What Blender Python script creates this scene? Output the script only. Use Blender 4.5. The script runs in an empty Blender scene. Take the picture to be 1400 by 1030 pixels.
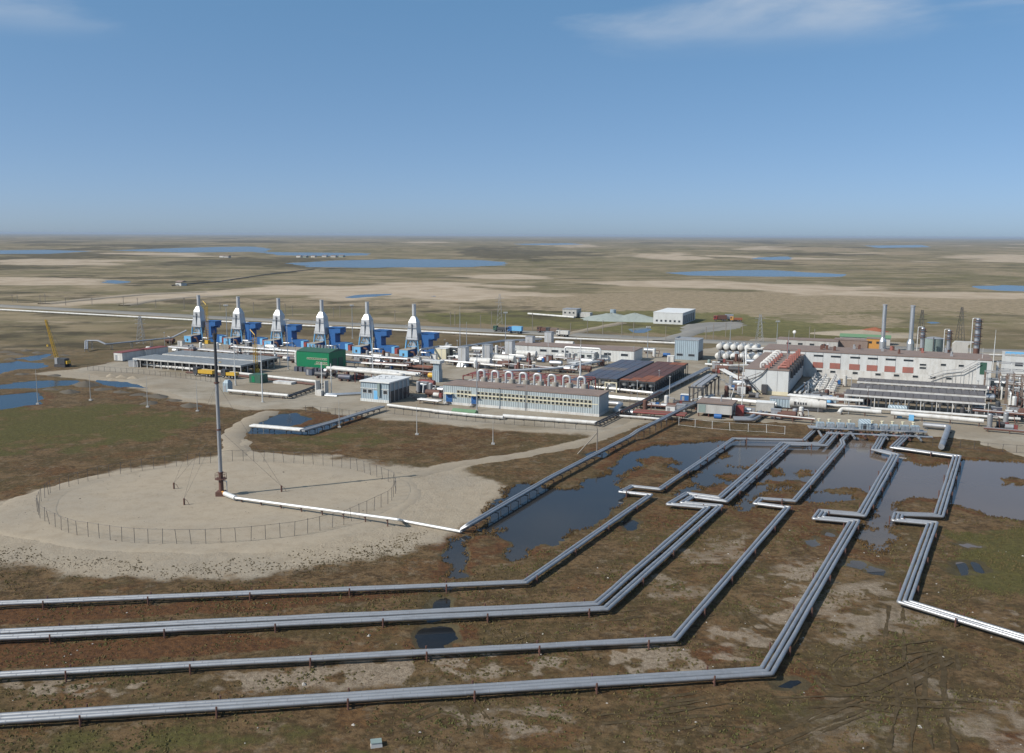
import bpy, bmesh, math, random
import numpy as np
from mathutils import Vector, Matrix
R = math.radians
random.seed(7)
scene = bpy.context.scene
C = scene.collection

# ------------------------------------------------------------------ camera
FPX, CAMH, CXP, CYP = 1270.0, 50.0, 700.0, 515.0      # focal length in photograph pixels, height in metres
ROLL = math.atan(7.0/1400); PITCH = math.atan((515-321.5)/FPX)
cr, sr, cp, sp = math.cos(ROLL), math.sin(ROLL), math.cos(PITCH), math.sin(PITCH)
cam_d = bpy.data.cameras.new('camera'); cam = bpy.data.objects.new('camera', cam_d); C.objects.link(cam)
cam_d.sensor_width = 36.0; cam_d.lens = 36.0*FPX/1400.0; cam_d.clip_start = 1.0; cam_d.clip_end = 120000.0
right = Vector((cr, sr*sp, sr*cp)); up = Vector((-sr, cr*sp, cr*cp)); fwd = Vector((0, cp, -sp))
mm = Matrix.Identity(4)
for i in range(3):
    mm[i][0] = right[i]; mm[i][1] = up[i]; mm[i][2] = -fwd[i]
mm[2][3] = CAMH
cam.matrix_world = mm
scene.camera = cam

# ------------------------------------------------------------------ sky, sun, exposure
SUN_AZ = R(204.0); SUN_EL = R(39.0)                    # direction towards the sun, angle from +X
world = bpy.data.worlds.new('World'); scene.world = world; world.use_nodes = True
wn = world.node_tree.nodes; wl = world.node_tree.links; wn.clear()
sky = wn.new('ShaderNodeTexSky'); sky.sky_type = 'NISHITA'; sky.sun_disc = False
sky.sun_elevation = SUN_EL
sky.sun_rotation = math.pi/2 - SUN_AZ
sky.altitude = 0.0; sky.air_density = 0.32; sky.dust_density = 0.65; sky.ozone_density = 2.0
tc = wn.new('ShaderNodeTexCoord')
mp = wn.new('ShaderNodeMapping'); mp.inputs['Scale'].default_value = (0.8, 1.0, 5.0); mp.inputs['Rotation'].default_value = (0, R(-5), R(10)); mp.inputs['Location'].default_value = (2.30, 0.15, 0.0)
n1 = wn.new('ShaderNodeTexNoise'); n1.inputs['Scale'].default_value = 3.1; n1.inputs['Detail'].default_value = 7.0
n1.inputs['Roughness'].default_value = 0.52; n1.inputs['Distortion'].default_value = 0.45
wl.new(tc.outputs['Generated'], mp.inputs['Vector']); wl.new(mp.outputs[0], n1.inputs['Vector'])
rp = wn.new('ShaderNodeMapRange'); rp.interpolation_type = 'SMOOTHSTEP'
rp.inputs['From Min'].default_value = 0.465; rp.inputs['From Max'].default_value = 0.68; rp.inputs['To Max'].default_value = 0.7
wl.new(n1.outputs['Fac'], rp.inputs['Value'])
sx = wn.new('ShaderNodeSeparateXYZ'); wl.new(tc.outputs['Generated'], sx.inputs[0])
el = wn.new('ShaderNodeMapRange'); el.interpolation_type = 'SMOOTHSTEP'   # high cirrus thins out towards the horizon
el.inputs['From Min'].default_value = 0.17; el.inputs['From Max'].default_value = 0.225
wl.new(sx.outputs['Z'], el.inputs['Value'])
mu = wn.new('ShaderNodeMath'); mu.operation = 'MULTIPLY'; wl.new(rp.outputs[0], mu.inputs[0]); wl.new(el.outputs[0], mu.inputs[1])
mx = wn.new('ShaderNodeMix'); mx.data_type = 'RGBA'; mx.inputs['B'].default_value = (3.9, 4.3, 4.8, 1)
tint = wn.new('ShaderNodeMix'); tint.data_type = 'RGBA'; tint.blend_type = 'MULTIPLY'; tint.inputs['Factor'].default_value = 1.0
zr = wn.new('ShaderNodeMapRange'); zr.inputs['From Min'].default_value = 0.02; zr.inputs['From Max'].default_value = 0.30
wl.new(sx.outputs['Z'], zr.inputs['Value'])
tz = wn.new('ShaderNodeMix'); tz.data_type = 'RGBA'; tz.inputs['A'].default_value = (1.10, 1.23, 1.32, 1); tz.inputs['B'].default_value = (1.10, 1.74, 1.92, 1)   # deeper blue overhead
wl.new(zr.outputs[0], tz.inputs['Factor']); wl.new(tz.outputs['Result'], tint.inputs['B'])
gm = wn.new('ShaderNodeGamma'); gm.inputs['Gamma'].default_value = 0.7; wl.new(sky.outputs[0], gm.inputs[0]); wl.new(gm.outputs[0], tint.inputs['A']); wl.new(mu.outputs[0], mx.inputs['Factor']); wl.new(tint.outputs['Result'], mx.inputs['A'])
bg = wn.new('ShaderNodeBackground'); bg.inputs['Strength'].default_value = 0.105
wo = wn.new('ShaderNodeOutputWorld'); wl.new(mx.outputs['Result'], bg.inputs['Color']); wl.new(bg.outputs[0], wo.inputs['Surface'])

sun_d = bpy.data.lights.new('sun', 'SUN'); sun = bpy.data.objects.new('sun', sun_d); C.objects.link(sun)
sun_d.energy = 3.7; sun_d.angle = R(0.53); sun_d.color = (1.0, 0.94, 0.85)
to_sun = Vector((math.cos(SUN_AZ)*math.cos(SUN_EL), math.sin(SUN_AZ)*math.cos(SUN_EL), math.sin(SUN_EL)))
sun.rotation_euler = to_sun.to_track_quat('Z', 'Y').to_euler(); sun.location = (0, 0, 200)
vs = scene.view_settings; vs.view_transform = 'Standard'; vs.look = 'None'; vs.exposure = 0.5; vs.gamma = 1.0; vs.use_curve_mapping = False
scene.cycles.max_bounces = 5; scene.cycles.diffuse_bounces = 2; scene.cycles.glossy_bounces = 2
scene.cycles.transparent_max_bounces = 12; scene.cycles.volume_bounces = 0; scene.cycles.caustics_reflective = False; scene.cycles.caustics_refractive = False
scene.cycles.use_denoising = True

# ------------------------------------------------------------------ survey: photograph pixel -> point of the site plan
def ray(px, py):
    x = px-CXP; y = CYP-py
    xr = cr*x - sr*y; yr = sr*x + cr*y
    return (xr, FPX*cp+yr*sp, -FPX*sp+yr*cp)
def P(px, py, z=0.0):
    d = ray(px, py); t = (z-CAMH)/d[2]
    return (d[0]*t, d[1]*t)
def P3(px, py, z=0.0):
    a = P(px, py, z); return Vector((a[0], a[1], z))
def hgt(px, py, pyt):
    X, Y = P(px, py); d = ray(px, pyt); return CAMH + d[2]*Y/d[1]

# ------------------------------------------------------------------ numpy noise and outlines
def _hash(ix, iy, seed):
    n = (ix*374761393 + iy*668265263 + seed*1442695041) & 0xffffffff
    n = ((n ^ (n >> 13))*1274126177) & 0xffffffff
    n = n ^ (n >> 16)
    return (n & 0xffff)/65535.0
def vnoise(x, y, s, seed=0):
    x = x/s; y = y/s
    ix = np.floor(x).astype(np.int64); iy = np.floor(y).astype(np.int64)
    fx = x-ix; fy = y-iy
    fx = fx*fx*(3-2*fx); fy = fy*fy*(3-2*fy)
    a = _hash(ix, iy, seed); b = _hash(ix+1, iy, seed); c = _hash(ix, iy+1, seed); d = _hash(ix+1, iy+1, seed)
    return (a*(1-fx)+b*fx)*(1-fy) + (c*(1-fx)+d*fx)*fy - 0.5
def fbm(x, y, s, oct=4, seed=0):
    v = 0; a = 1.0
    for i in range(oct):
        v = v + a*vnoise(x, y, s, seed+i*17); s *= 0.48; a *= 0.55
    return v
def sdf(poly, x, y):
    """signed distance, positive inside; evaluated for arrays"""
    d = np.full(x.shape, 1e18); ins = np.zeros(x.shape, bool)
    n = len(poly)
    for i in range(n):
        ax, ay = poly[i]; bx, by = poly[(i+1) % n]
        ex, ey = bx-ax, by-ay; L = ex*ex+ey*ey+1e-12
        t = np.clip(((x-ax)*ex+(y-ay)*ey)/L, 0, 1)
        d = np.minimum(d, (x-ax-t*ex)**2+(y-ay-t*ey)**2)
        c = ((ay > y) != (by > y))
        with np.errstate(divide='ignore', invalid='ignore'):
            ins ^= c & (x < (bx-ax)*(y-ay)/(by-ay+1e-30)+ax)
    d = np.sqrt(d)
    return np.where(ins, d, -d)
def sdf_line(pts, x, y):
    d = np.full(x.shape, 1e18)
    for (ax, ay), (bx, by) in zip(pts, pts[1:]):
        ex, ey = bx-ax, by-ay; L = ex*ex+ey*ey+1e-12
        t = np.clip(((x-ax)*ex+(y-ay)*ey)/L, 0, 1)
        d = np.minimum(d, (x-ax-t*ex)**2+(y-ay-t*ey)**2)
    return np.sqrt(d)
def sstep(a, b, v):
    t = np.clip((v-a)/(b-a), 0, 1); return t*t*(3-2*t)
def W(pxs): return [P(*p) for p in pxs]

# ------------------------------------------------------------------ materials
MATS = {}
def nodes_of(name):
    m = bpy.data.materials.new(name); m.use_nodes = True
    nt = m.node_tree; nt.nodes.clear()
    out = nt.nodes.new('ShaderNodeOutputMaterial'); b = nt.nodes.new('ShaderNodeBsdfPrincipled')
    nt.links.new(b.outputs[0], out.inputs['Surface'])
    MATS[name] = m
    return m, nt, b, out
def mixc(nt, fac, a, b):
    n = nt.nodes.new('ShaderNodeMix'); n.data_type = 'RGBA'
    for sock, v in (('Factor', fac), ('A', a), ('B', b)):
        if isinstance(v, (int, float)): n.inputs[sock].default_value = v
        elif isinstance(v, (tuple, list)): n.inputs[sock].default_value = (v[0], v[1], v[2], 1)
        else: nt.links.new(v, n.inputs[sock])
    return n.outputs['Result']
def noise(nt, scale, detail=3.0, rough=0.55, coord='Object', stretch=None, each=False):
    t = nt.nodes.new('ShaderNodeTexCoord'); src = t.outputs[coord]
    if each:                                                            # every object weathers differently
        oi = nt.nodes.new('ShaderNodeObjectInfo'); va = nt.nodes.new('ShaderNodeVectorMath'); va.operation = 'ADD'
        nt.links.new(src, va.inputs[0]); nt.links.new(math_(nt, 'MULTIPLY', oi.outputs['Random'], 90.0), va.inputs[1]); src = va.outputs[0]
    if stretch:
        m = nt.nodes.new('ShaderNodeMapping'); m.inputs['Scale'].default_value = stretch
        nt.links.new(src, m.inputs['Vector']); src = m.outputs[0]
    n = nt.nodes.new('ShaderNodeTexNoise'); n.inputs['Scale'].default_value = scale
    n.inputs['Detail'].default_value = detail; n.inputs['Roughness'].default_value = rough
    nt.links.new(src, n.inputs['Vector'])
    return n.outputs['Fac']
def ramp(nt, v, lo, hi, tmax=1.0):
    n = nt.nodes.new('ShaderNodeMapRange'); n.interpolation_type = 'SMOOTHSTEP'
    n.inputs['From Min'].default_value = lo; n.inputs['From Max'].default_value = hi; n.inputs['To Max'].default_value = tmax
    nt.links.new(v, n.inputs['Value']); return n.outputs[0]
def math_(nt, op, a, b=None):
    n = nt.nodes.new('ShaderNodeMath'); n.operation = op
    for i, v in enumerate((a, b)):
        if v is None: continue
        if isinstance(v, (int, float)): n.inputs[i].default_value = v
        else: nt.links.new(v, n.inputs[i])
    return n.outputs[0]
def bump(nt, b, v, strength=0.3, dist=0.05):
    n = nt.nodes.new('ShaderNodeBump'); n.inputs['Strength'].default_value = strength; n.inputs['Distance'].default_value = dist
    nt.links.new(v, n.inputs['Height']); nt.links.new(n.outputs[0], b.inputs['Normal'])
def paint(name, col, rough=0.5, metal=0.0, dirt=0.35, dirtcol=None, scale=0.6, streak=True, ribs=None):
    """painted or sheet-metal surface with weathering; ribs = spacing in metres of vertical corrugation"""
    m, nt, b, out = nodes_of(name)
    dc = dirtcol or tuple(c*0.55+0.03 for c in col)
    f = ramp(nt, noise(nt, scale, 5, 0.65, stretch=(1, 1, 0.25) if streak else None, each=True), 0.40, 0.68, dirt)
    c1 = mixc(nt, f, col, dc)
    f2 = ramp(nt, noise(nt, 7.0*scale, 3, each=True), 0.35, 0.7, 0.25)
    c2 = mixc(nt, f2, c1, tuple(min(1, c*1.15) for c in col))
    nt.links.new(c2, b.inputs['Base Color'])
    b.inputs['Roughness'].default_value = rough; b.inputs['Metallic'].default_value = metal
    if ribs:
        t = nt.nodes.new('ShaderNodeTexCoord'); s = nt.nodes.new('ShaderNodeSeparateXYZ'); nt.links.new(t.outputs['Object'], s.inputs[0])
        v = math_(nt, 'ADD', s.outputs['X'], s.outputs['Y'])
        w = math_(nt, 'SINE', math_(nt, 'MULTIPLY', v, 2*math.pi/ribs))
        bump(nt, b, w, 0.6, ribs*0.12)
    return m
paint('insulation', (0.41, 0.415, 0.43), 0.46, 0.66, 0.45, (0.25, 0.25, 0.255), 0.35, False)
paint('insulation_pale', (0.70, 0.70, 0.69), 0.5, 0.35, 0.3, (0.40, 0.38, 0.36), 0.35, False)
paint('white', (0.56, 0.555, 0.54), 0.55, 0, 0.6, (0.33, 0.30, 0.265))
paint('white_siding', (0.58, 0.59, 0.58), 0.5, 0, 0.5, (0.45, 0.43, 0.40), ribs=0.6)
paint('grey_siding', (0.36, 0.41, 0.43), 0.5, 0.1, 0.4, (0.25, 0.27, 0.28), ribs=0.7)
paint('blue_siding', (0.30, 0.37, 0.42), 0.5, 0.1, 0.4, (0.22, 0.26, 0.29), ribs=0.8)
paint('pale_panel', (0.53, 0.54, 0.54), 0.7, 0, 0.4, (0.36, 0.35, 0.33))
paint('concrete', (0.42, 0.41, 0.39), 0.85, 0, 0.5, (0.24, 0.22, 0.20))
paint('brown_roof', (0.21, 0.155, 0.13), 0.85, 0, 0.5, (0.13, 0.10, 0.09), 0.3, False)
paint('white_roof', (0.68, 0.68, 0.67), 0.5, 0, 0.3, (0.5, 0.48, 0.45), 0.3, False)
paint('galvanised', (0.50, 0.52, 0.55), 0.42, 0.75, 0.45, (0.30, 0.30, 0.31))
paint('grey_steel', (0.30, 0.31, 0.33), 0.55, 0.2, 0.4, (0.18, 0.16, 0.15))
paint('dark_steel', (0.055, 0.058, 0.065), 0.55, 0.2, 0.4, (0.09, 0.06, 0.045))
paint('rust', (0.115, 0.052, 0.038), 0.75, 0, 0.6, (0.085, 0.045, 0.035))
paint('red_frame', (0.19, 0.045, 0.040), 0.65, 0, 0.5, (0.10, 0.04, 0.035))
paint('red_panel', (0.31, 0.115, 0.09), 0.6, 0, 0.6, (0.20, 0.10, 0.085))
paint('orange_rust', (0.24, 0.078, 0.036), 0.8, 0, 0.7, (0.10, 0.045, 0.03), 0.25, False)
paint('blue', (0.017, 0.098, 0.29), 0.5, 0, 0.5, (0.02, 0.085, 0.23))
paint('light_blue', (0.15, 0.40, 0.66), 0.5, 0, 0.45, (0.16, 0.33, 0.5))
paint('green', (0.0, 0.17, 0.07), 0.5, 0, 0.3, (0.01, 0.12, 0.05), ribs=0.5)
paint('dark_green', (0.03, 0.09, 0.06), 0.6, 0, 0.3)
paint('pale_green', (0.12, 0.22, 0.12), 0.6, 0, 0.3)
paint('yellow', (0.55, 0.34, 0.03), 0.5, 0, 0.4, (0.30, 0.18, 0.04))
paint('orange', (0.48, 0.23, 0.05), 0.6, 0, 0.3)
paint('cream', (0.62, 0.57, 0.42), 0.6, 0, 0.3)
paint('red', (0.26, 0.045, 0.04), 0.5, 0, 0.3)
paint('wood_pole', (0.23, 0.20, 0.17), 0.8, 0, 0.4)
paint('dark_soil', (0.085, 0.070, 0.052), 0.95, 0, 0.5, None, 0.6, False)
paint('brown_steel', (0.17, 0.125, 0.10), 0.7, 0, 0.6, (0.11, 0.065, 0.05))
paint('stack_silver', (0.52, 0.525, 0.54), 0.45, 0.35, 0.5, (0.33, 0.32, 0.32))
paint('tan_stone', (0.33, 0.30, 0.26), 0.9, 0, 0.5)
paint('rubber', (0.02, 0.02, 0.02), 0.8, 0, 0.3)
paint('cooler_grey', (0.235, 0.25, 0.26), 0.6, 0.2, 0.5, (0.15, 0.15, 0.15), 0.5, False)
paint('cooler_blue', (0.075, 0.09, 0.125), 0.55, 0.2, 0.5, (0.12, 0.075, 0.075), 0.25, False)
paint('cooler_brown', (0.135, 0.12, 0.115), 0.65, 0.1, 0.5, (0.085, 0.075, 0.075), 0.5, False)
paint('cooler_dark_rust', (0.10, 0.042, 0.034), 0.7, 0, 0.6, (0.045, 0.035, 0.035), 0.25, False)
paint('tank_green', (0.20, 0.255, 0.24), 0.6, 0, 0.4)
paint('gravel_heap', (0.26, 0.29, 0.27), 0.95, 0, 0.4, None, 0.4, False)
m, nt, b, out = nodes_of('glass'); b.inputs['Base Color'].default_value = (0.02, 0.025, 0.03, 1); b.inputs['Roughness'].default_value = 0.12
nt.links.new(mixc(nt, noise(nt, 0.9, 2), (0.012, 0.016, 0.02), (0.05, 0.06, 0.07)), b.inputs['Base Color'])
m, nt, b, out = nodes_of('wire_mesh')                                   # chain link: mostly air
tr = nt.nodes.new('ShaderNodeBsdfTransparent'); ms = nt.nodes.new('ShaderNodeMixShader')
nt.links.new(ramp(nt, noise(nt, 0.7, 3), 0.3, 0.7, 0.07), ms.inputs[0]); nt.links.new(tr.outputs[0], ms.inputs[1]); nt.links.new(b.outputs[0], ms.inputs[2])
b.inputs['Base Color'].default_value = (0.16, 0.14, 0.12, 1); nt.links.new(ms.outputs[0], out.inputs['Surface'])

def sand_color(nt, dark=1.0):
    a = mixc(nt, ramp(nt, noise(nt, 0.05, 4), 0.35, 0.7), tuple(c*dark for c in (0.335, 0.281, 0.213)), tuple(c*dark for c in (0.298, 0.257, 0.203)))
    a = mixc(nt, ramp(nt, noise(nt, 0.35, 5, 0.7), 0.4, 0.75, 0.55), a, tuple(c*dark for c in (0.245, 0.198, 0.143)))
    return mixc(nt, ramp(nt, noise(nt, 3.0, 4, 0.7), 0.5, 0.8, 0.5), a, tuple(c*dark for c in (0.17, 0.137, 0.098)))
def flat_mat(name, colfn, rough=0.95, bscale=1.6, bstr=0.5, bd=0.12):
    m, nt, b, out = nodes_of(name)
    nt.links.new(colfn(nt), b.inputs['Base Color']); b.inputs['Roughness'].default_value = rough
    b.inputs['Specular IOR Level'].default_value = 0.15
    bump(nt, b, noise(nt, bscale, 5, 0.65), bstr, bd)
    return m
flat_mat('sand', sand_color)
def yard_col(nt):
    a = mixc(nt, ramp(nt, noise(nt, 0.045, 4, 0.6), 0.38, 0.62), (0.30, 0.265, 0.215), (0.235, 0.195, 0.145))
    a = mixc(nt, ramp(nt, noise(nt, 0.03, 4, 0.6, stretch=(1, 1.3, 1)), 0.56, 0.70, 0.6), a, (0.125, 0.10, 0.055))
    a = mixc(nt, ramp(nt, noise(nt, 0.25, 5, 0.7), 0.45, 0.75, 0.6), a, (0.19, 0.165, 0.13))
    return mixc(nt, ramp(nt, noise(nt, 2.5, 4, 0.7), 0.5, 0.8, 0.4), a, (0.12, 0.10, 0.08))
flat_mat('yard_gravel', yard_col)
flat_mat('track_dirt', lambda nt: sand_color(nt, 0.86))
def asph(nt):
    a = mixc(nt, ramp(nt, noise(nt, 0.05, 4), 0.35, 0.7), (0.205, 0.20, 0.19), (0.25, 0.235, 0.21))
    return mixc(nt, ramp(nt, noise(nt, 0.6, 5, 0.7), 0.4, 0.75, 0.5), a, (0.16, 0.155, 0.145))
flat_mat('road_gravel', asph)

def water_mat(name, deep, shallow, scale=0.05, rough=0.06, bs=0.10):
    m, nt, b, out = nodes_of(name)
    nt.links.new(mixc(nt, ramp(nt, noise(nt, scale, 4), 0.35, 0.65), deep, shallow), b.inputs['Base Color'])
    b.inputs['Roughness'].default_value = rough; b.inputs['IOR'].default_value = 1.333; b.inputs['Specular IOR Level'].default_value = 0.22
    bump(nt, b, noise(nt, 1.3, 4, 0.6, stretch=(1, 0.5, 1)), bs, 0.06)
water_mat('pond_dark', (0.012, 0.014, 0.017), (0.026, 0.023, 0.018))
water_mat('pond_silty', (0.10, 0.080, 0.062), (0.070, 0.060, 0.052), 0.03)
water_mat('lake_blue', (0.004, 0.018, 0.034), (0.007, 0.024, 0.040), 0.004, 0.15, 0.3)
# ------------------------------------------------------------------ objects: helpers
def tag(o, label=None, cat=None, group=None, kind=None):
    if label: o['label'] = label
    if cat: o['category'] = cat
    if group: o['group'] = group
    if kind: o['kind'] = kind
    return o
def link(name, me, mat, parent=None, smooth=False):
    o = bpy.data.objects.new(name, me); C.objects.link(o)
    if mat: me.materials.clear(); me.materials.append(MATS[mat])
    if smooth: me.polygons.foreach_set('use_smooth', np.ones(len(me.polygons), bool))
    if parent: o.parent = parent
    return o
def mesh_np(name, v, f):
    me = bpy.data.meshes.new(name); me.from_pydata(v.tolist() if hasattr(v, 'tolist') else v, [], f.tolist() if hasattr(f, 'tolist') else f)
    me.update(); return me

# ------------------------------------------------------------------ water bodies (outlines surveyed from the photograph)
POND = W([(674,694),(686,677),(709,661),(729,660),(745,664),(770,669),(797,666),(806,657),(823,654),(835,643),(846,632),(868,618),(914,607),(971,603),(1030,600),
  (1110,602),(1170,596),(1215,612),(1235,629),(1272,636),(1318,629),(1380,631),(1480,640),(1500,716),(1400,711),(1354,706),(1325,697),(1297,690),(1279,683),(1240,677),(1222,690),(1224,720),(1215,745),(1205,757),(1190,752),(1179,735),(1186,715),(1196,695),(1196,676),
  (1168,668),(1163,680),(1130,688),(1104,686),(1103,676),(1080,668),(1062,672),(1046,668),(1052,662),(1036,662),(1050,655),(1076,660),(1060,668),(1036,678),(1024,699),(1010,697),(1004,690),(1010,682),(1022,676),(1000,664),(985,660),(960,664),(948,670),(940,678),(923,676),(930,668),(950,660),(940,655),
  (958,644),(930,646),(905,650),(880,640),(868,650),(852,652),(842,661),(855,672),(850,680),(840,690),(829,700),(829,709),(817,713),(783,726),(769,737),(737,743),(723,757),(706,764),(694,757),(694,749),(703,740),(691,731),(671,730),(643,734),(634,743),(637,760),(629,787),(616,787),(617,760),(624,737),(657,728),(666,720),(671,706)])
ISLES = [W(a) for a in (
  [(842,661),(852,648),(873,637),(878,627),(905,627),(922,633),(914,637),(926,646),(914,655),(900,664),(880,668),(855,668)],
  [(874,627),(890,622),(915,626),(929,634),(905,636),(880,634)],
  [(975,625),(990,616),(1005,617),(1000,624),(985,628)], [(967,634),(985,630),(990,632),(975,636)],
  [(988,650),(1000,647),(1012,650),(1011,654),(998,655)], [(1053,643),(1066,636),(1078,642),(1074,648),(1060,651)],
  [(1020,638),(1030,636),(1034,639),(1024,641)], [(1074,650),(1095,643),(1112,650),(1106,656),(1090,658)],
  [(1076,645),(1100,643),(1110,650),(1090,652)], [(1010,694),(1014,693),(1018,696),(1012,698)],
  [(1080,658),(1105,660),(1120,672),(1100,678),(1085,668)], [(1366,655),(1400,656),(1420,661),(1400,664),(1375,660)],
  [(1120,668),(1150,668),(1178,672),(1150,676),(1130,672)], [(1220,728),(1234,724),(1240,732),(1225,735)],
  [(666,727),(676,722),(679,726),(668,731)], [(681,727),(690,724),(692,729),(683,732)])]
SMALL = [W(a) for a in ([(606,801),(616,801),(616,812),(605,813)], [(600,818),(612,816),(608,826),(596,830)], [(590,838),(600,834),(601,841),(590,846)], [(578,868),(590,860),(608,861),(613,872),(600,884),(583,884)],
  [(856,717),(862,712),(870,714),(868,722),(860,724)], [(800,621),(815,617),(828,618),(822,624),(806,625)], [(1308,745),(1325,742),(1342,746),(1325,751)],
  [(1310,770),(1318,768),(1322,780),(1316,784)], [(1328,768),(1336,768),(1345,784),(1338,786)], [(1072,936),(1088,928),(1090,931),(1078,938)], [(1105,740),(1116,735),(1116,744),(1108,748)], [(1165,766),(1182,770),(1180,775),(1168,772)], [(1190,774),(1206,779),(1203,784),(1192,780)], [(745,745),(760,742),(757,748)], [(1122,722),(1140,724),(1138,732),(1126,730)])]
MIDPOND = [W(a) for a in ([(366,573),(383,567),(403,565),(421,573),(412,578),(397,583),(414,583),(436,579),(460,574),(481,569),(483,573),(460,581),(433,591),(414,593),(343,592),(345,583)],)]
LEFTPONDS = [W(a) for a in ([(-60,500),(0,497),(25,494),(57,496),(65,501),(45,504),(15,505),(0,511),(-60,520)], [(25,490),(65,484),(62,491),(40,493)],
  [(-60,528),(0,526),(50,520),(105,519),(110,522),(95,526),(50,530),(0,531),(-60,536)], [(130,519),(200,525),(222,527),(220,531),(140,527)], [(-70,542),(0,540),(45,536),(57,540),(52,552),(25,555),(0,559),(-70,562)])]
LAKES = {'a': W([(380,360),(450,356.5),(530,354),(640,355),(695,358),(697,362),(650,365),(500,366),(430,365)]),
  'b': W([(150,342.5),(230,339.5),(300,337.6),(350,337.2),(372,341),(360,344.2),(250,345.3)]),
  'c': W([(350,344.5),(500,346),(512,349),(450,350),(380,349)]),
  'd': W([(915,373),(980,369.5),(1050,369),(1165,375),(1150,378),(1050,378.5),(950,376.5)]),
  'e': W([(1337,392),(1365,389),(1440,390),(1440,399),(1360,397)]),
  'f': W([(1027,352),(1080,350.5),(1085,355),(1040,356)]), 'g': W([(-90,343),(60,341.5),(130,343.5),(70,347),(-90,348)]),
  'h': W([(1254,439),(1275,437.5),(1300,441),(1285,443.5),(1262,442.5)]), 'i': W([(470,405.5),(500,402),(540,400.5),(530,403),(500,406),(480,408)]), 'j': W([(570,405),(590,402.5),(612,404),(600,408),(575,409)]),
  'k': W([(850,448),(880,445),(905,449),(890,455),(860,455)]), 'l': W([(130,383),(165,381),(178,384),(160,388)]), 'm': W([(700,333.5),(780,332.5),(800,334.5),(720,335.5)]), 'n': W([(1180,336),(1260,335),(1275,338),(1200,339)])}

def bbox_sdf(poly, x, y, pad):
    xs = [p[0] for p in poly]; ys = [p[1] for p in poly]
    out = np.full(x.shape, -pad*1.0)
    k = (x > min(xs)-pad) & (x < max(xs)+pad) & (y > min(ys)-pad) & (y < max(ys)+pad)
    if k.any(): out[k] = sdf(poly, x[k], y[k])
    return out
def water_s(x, y):
    """signed distance into near water, with ragged shores"""
    s = bbox_sdf(POND, x, y, 30)
    for p in ISLES: s = np.minimum(s, -bbox_sdf(p, x, y, 30))
    for p in SMALL+MIDPOND+LEFTPONDS: s = np.maximum(s, bbox_sdf(p, x, y, 30))
    return s + fbm(x, y, 5.0, 4, 5)*2.2 + fbm(x, y, 1.5, 3, 6)*0.9 + 0.45
def lake_s(x, y):
    s = np.full(x.shape, -400.0)
    for k, p in LAKES.items(): s = np.maximum(s, bbox_sdf(p, x, y, 400))
    return s
# sand and tracks
PAD = W([(-40,712),(0,690),(60,668),(130,650),(200,640),(290,627),(306,612),(302,600),(340,600),(345,617),(440,627),(500,637),(560,650),(575,670),(566,690),(545,712),(480,735),(400,752),(280,760),(160,757),(70,745),(0,735)])
SANDS_SOFT = [(W([(-60,716),(0,688),(130,648),(290,624),(450,625),(560,640),(640,640),(665,655),(690,665),(660,700),(632,722),(560,752),(470,775),(300,790),(100,785),(-60,770)]), 5.0, 1.0),
  (W([(40,512),(160,497),(240,495),(330,520),(420,560),(330,560),(240,548),(150,522)]), 3, .9),
  (W([(520,575),(600,580),(690,590),(830,597),(900,570),(860,565),(690,570),(560,560)]), 3, .8)]
TRACK = W([(545,655),(600,642),(640,633),(720,622),(780,610),(815,600),(850,585),(880,572)])
FARSAND = [W(a) for a in ([(70,414),(170,404),(300,400),(460,398),(470,404),(300,405),(180,413),(90,419)], [(230,402),(320,395),(400,389),(470,391),(540,389),(640,390),(650,396),(700,400),(760,404),(640,412),(560,410),(520,405),(470,410),(400,400),(300,404)],
  [(790,385),(900,384),(1000,386),(1080,390),(1180,393),(1190,397),(1050,398),(950,395),(850,391)], [(842,351),(930,347.5),(990,354),(940,356)], [(1290,352),(1340,348),(1440,350),(1440,361),(1330,359)],
  [(-40,358),(60,356),(160,357),(120,362),(0,364)], [(-40,379),(100,379),(150,382),(170,388),(60,389),(-40,388)], [(735,334.5),(800,333.5),(830,338),(770,340)], [(1000,340),(1060,338),(1080,343),(1020,344.5)], [(100,346),(250,346),(330,352),(250,351)],
  [(640,378),(700,376),(760,381),(690,384)], [(1060,398),(1400,402),(1400,408),(1100,404)], [(1150,452),(1185,450),(1270,455),(1300,462),(1180,466),(1150,460)], [(860,348),(1100,352),(1230,357),(1100,355)], [(460,386),(600,386),(700,392),(560,390)])]
FARTAN = [W(a) for a in ([(640,405),(800,402),(1000,398),(1200,404),(1440,410),(1440,432),(1200,428),(1000,425),(800,428),(700,424),(650,415)], [(1140,430),(1200,428),(1240,440),(1180,450),(1120,446)], [(0,400),(300,408),(600,412),(650,424),(400,420),(100,410)])]
GREENS = [(W([(-60,545),(60,556),(160,550),(260,560),(300,585),(200,605),(80,620),(-60,640)]), 8, .7), (W([(1300,725),(1420,712),(1500,780),(1480,840),(1380,815),(1300,790)]), 5, .9), (W([(1180,770),(1290,760),(1290,800),(1200,810)]), 5, .3),
  (W([(560,430),(700,425),(860,425),(1000,428),(1100,440),(1250,450),(1280,462),(1100,466),(1000,460),(860,455),(700,445),(600,442)]), 14, 1.0), (W([(350,590),(430,588),(540,590),(620,605),(500,620),(400,615)]), 4, .5), (W([(1000,430),(1200,410),(1440,430),(1440,455),(1200,440)]), 30, .4), (W([(0,425),(260,440),(280,470),(60,470)]), 14, .25), (W([(860,900),(1060,950),(1260,930),(1200,1010),(900,1030)]), 5, .35), (W([(0,1000),(300,985),(700,1010),(900,1040),(300,1060),(0,1060)]), 3, .5)]
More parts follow.
